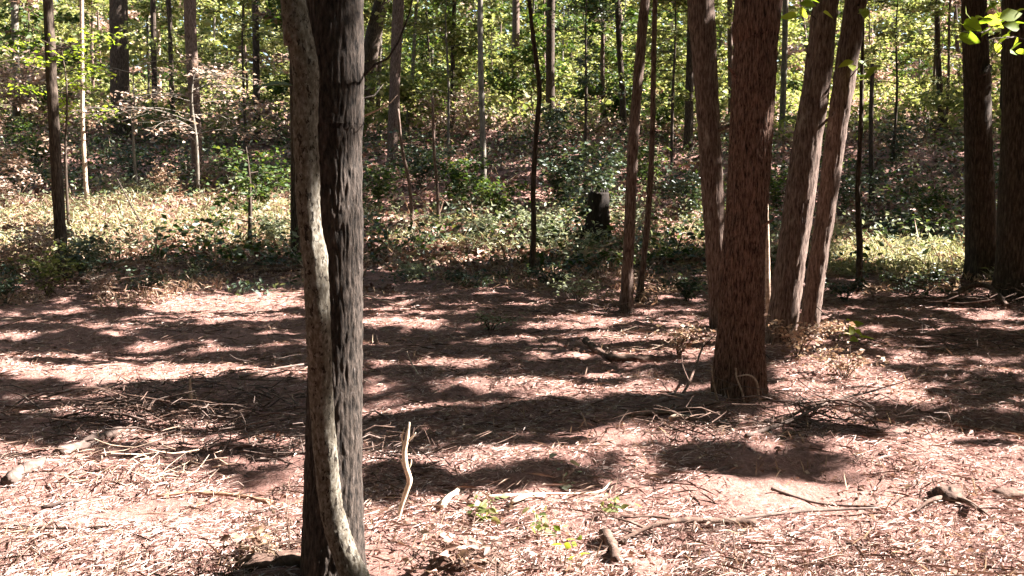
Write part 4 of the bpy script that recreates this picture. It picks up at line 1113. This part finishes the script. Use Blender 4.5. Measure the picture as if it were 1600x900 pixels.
# tangled brush
def brush(label, px, py, rx, ry, n, L, r, mat, h=.18):
    b = gp(px, py); t = empty("brush_pile", b); tag(t, label, "brush")
    mb = MB()
    for k in range(n):
        x, y = b[0] + RNG.normal() * rx * .5, b[1] + RNG.normal() * ry * .5
        c = onground(x, y, RNG.random() ** 2 * h)
        d_ = rdir(1, -.12, .35)[0] * L * RNG.uniform(.3, 1.0)
        k_ = rdir(1)[0] * .10 * L
        rr = r * RNG.uniform(.5, 1.3)
        mb.add(*tube(*resample([c - d_ * .5, c + k_, c + d_ * .5], [rr, rr * .8, rr * .35], L * .2), 4, cap=False))
    tag(mb.build("twigs", mat, t, smooth=True), kind="stuff")
for a in [("tangle of dead twigs right of the reddish trunk's foot", 1315, 660, .8, .45, 110, .5, .0045, M['grey_wood']),
          ("tangle of twigs around the reddish trunk's foot", 1160, 672, .8, .35, 120, .4, .0045, M['rotten_wood']),
          ("brush pile beside the snapped stems at left", 330, 650, 1.1, .8, 260, .4, .006, M['grey_wood']),
          ("dark brush pile behind the left logs", 235, 660, 1.0, .6, 220, .4, .006, M['rotten_wood']),
          ("brush strewn left of the foreground trunk", 405, 715, .7, .5, 180, .35, .005, M['grey_wood']),
          ("tangle of pale stalks in the sunlit foreground at left", 235, 745, .5, .3, 80, .3, .004, M['dry_wood']),
          ("dark brush right of the foreground trunk behind the broken stick", 605, 725, .5, .5, 100, .35, .004, M['rotten_wood']),
          ("small brush heap at the back of the clearing left of the slim trunk", 905, 490, .9, .6, 90, .5, .006, M['grey_wood'], .25),
          ("dry brush between rotten log and reddish trunk", 1050, 545, .7, .5, 110, .4, .005, M['dry_wood'], .22),
          ("dark brush at the foot of the right edge trunks", 1520, 480, 1.4, .9, 120, .7, .008, M['rotten_wood'], .3),
          ("brush scattered on the shaded soil at right", 1480, 545, 1.2, .7, 150, .5, .007, M['grey_wood']),
          ("dead brush at the left back corner of the clearing", 100, 465, 1.4, .8, 130, .6, .007, M['rotten_wood'], .35),
          ("brush along the back edge left of the crooked stem", 400, 432, 1.4, .8, 120, .7, .008, M['rotten_wood'], .3),
          ("litter of stalks along the crumbling branch in front", 1060, 840, .5, .2, 90, .25, .003, M['rotten_wood'], .06),
          ("dark twigs left of the foreground trunk's foot", 420, 880, .3, .2, 110, .25, .003, M['rotten_wood'], .1),
          ("dark twigs at the bottom right of the foreground trunk", 735, 885, .35, .15, 100, .22, .003, M['rotten_wood'], .08)]:
    brush(*a)
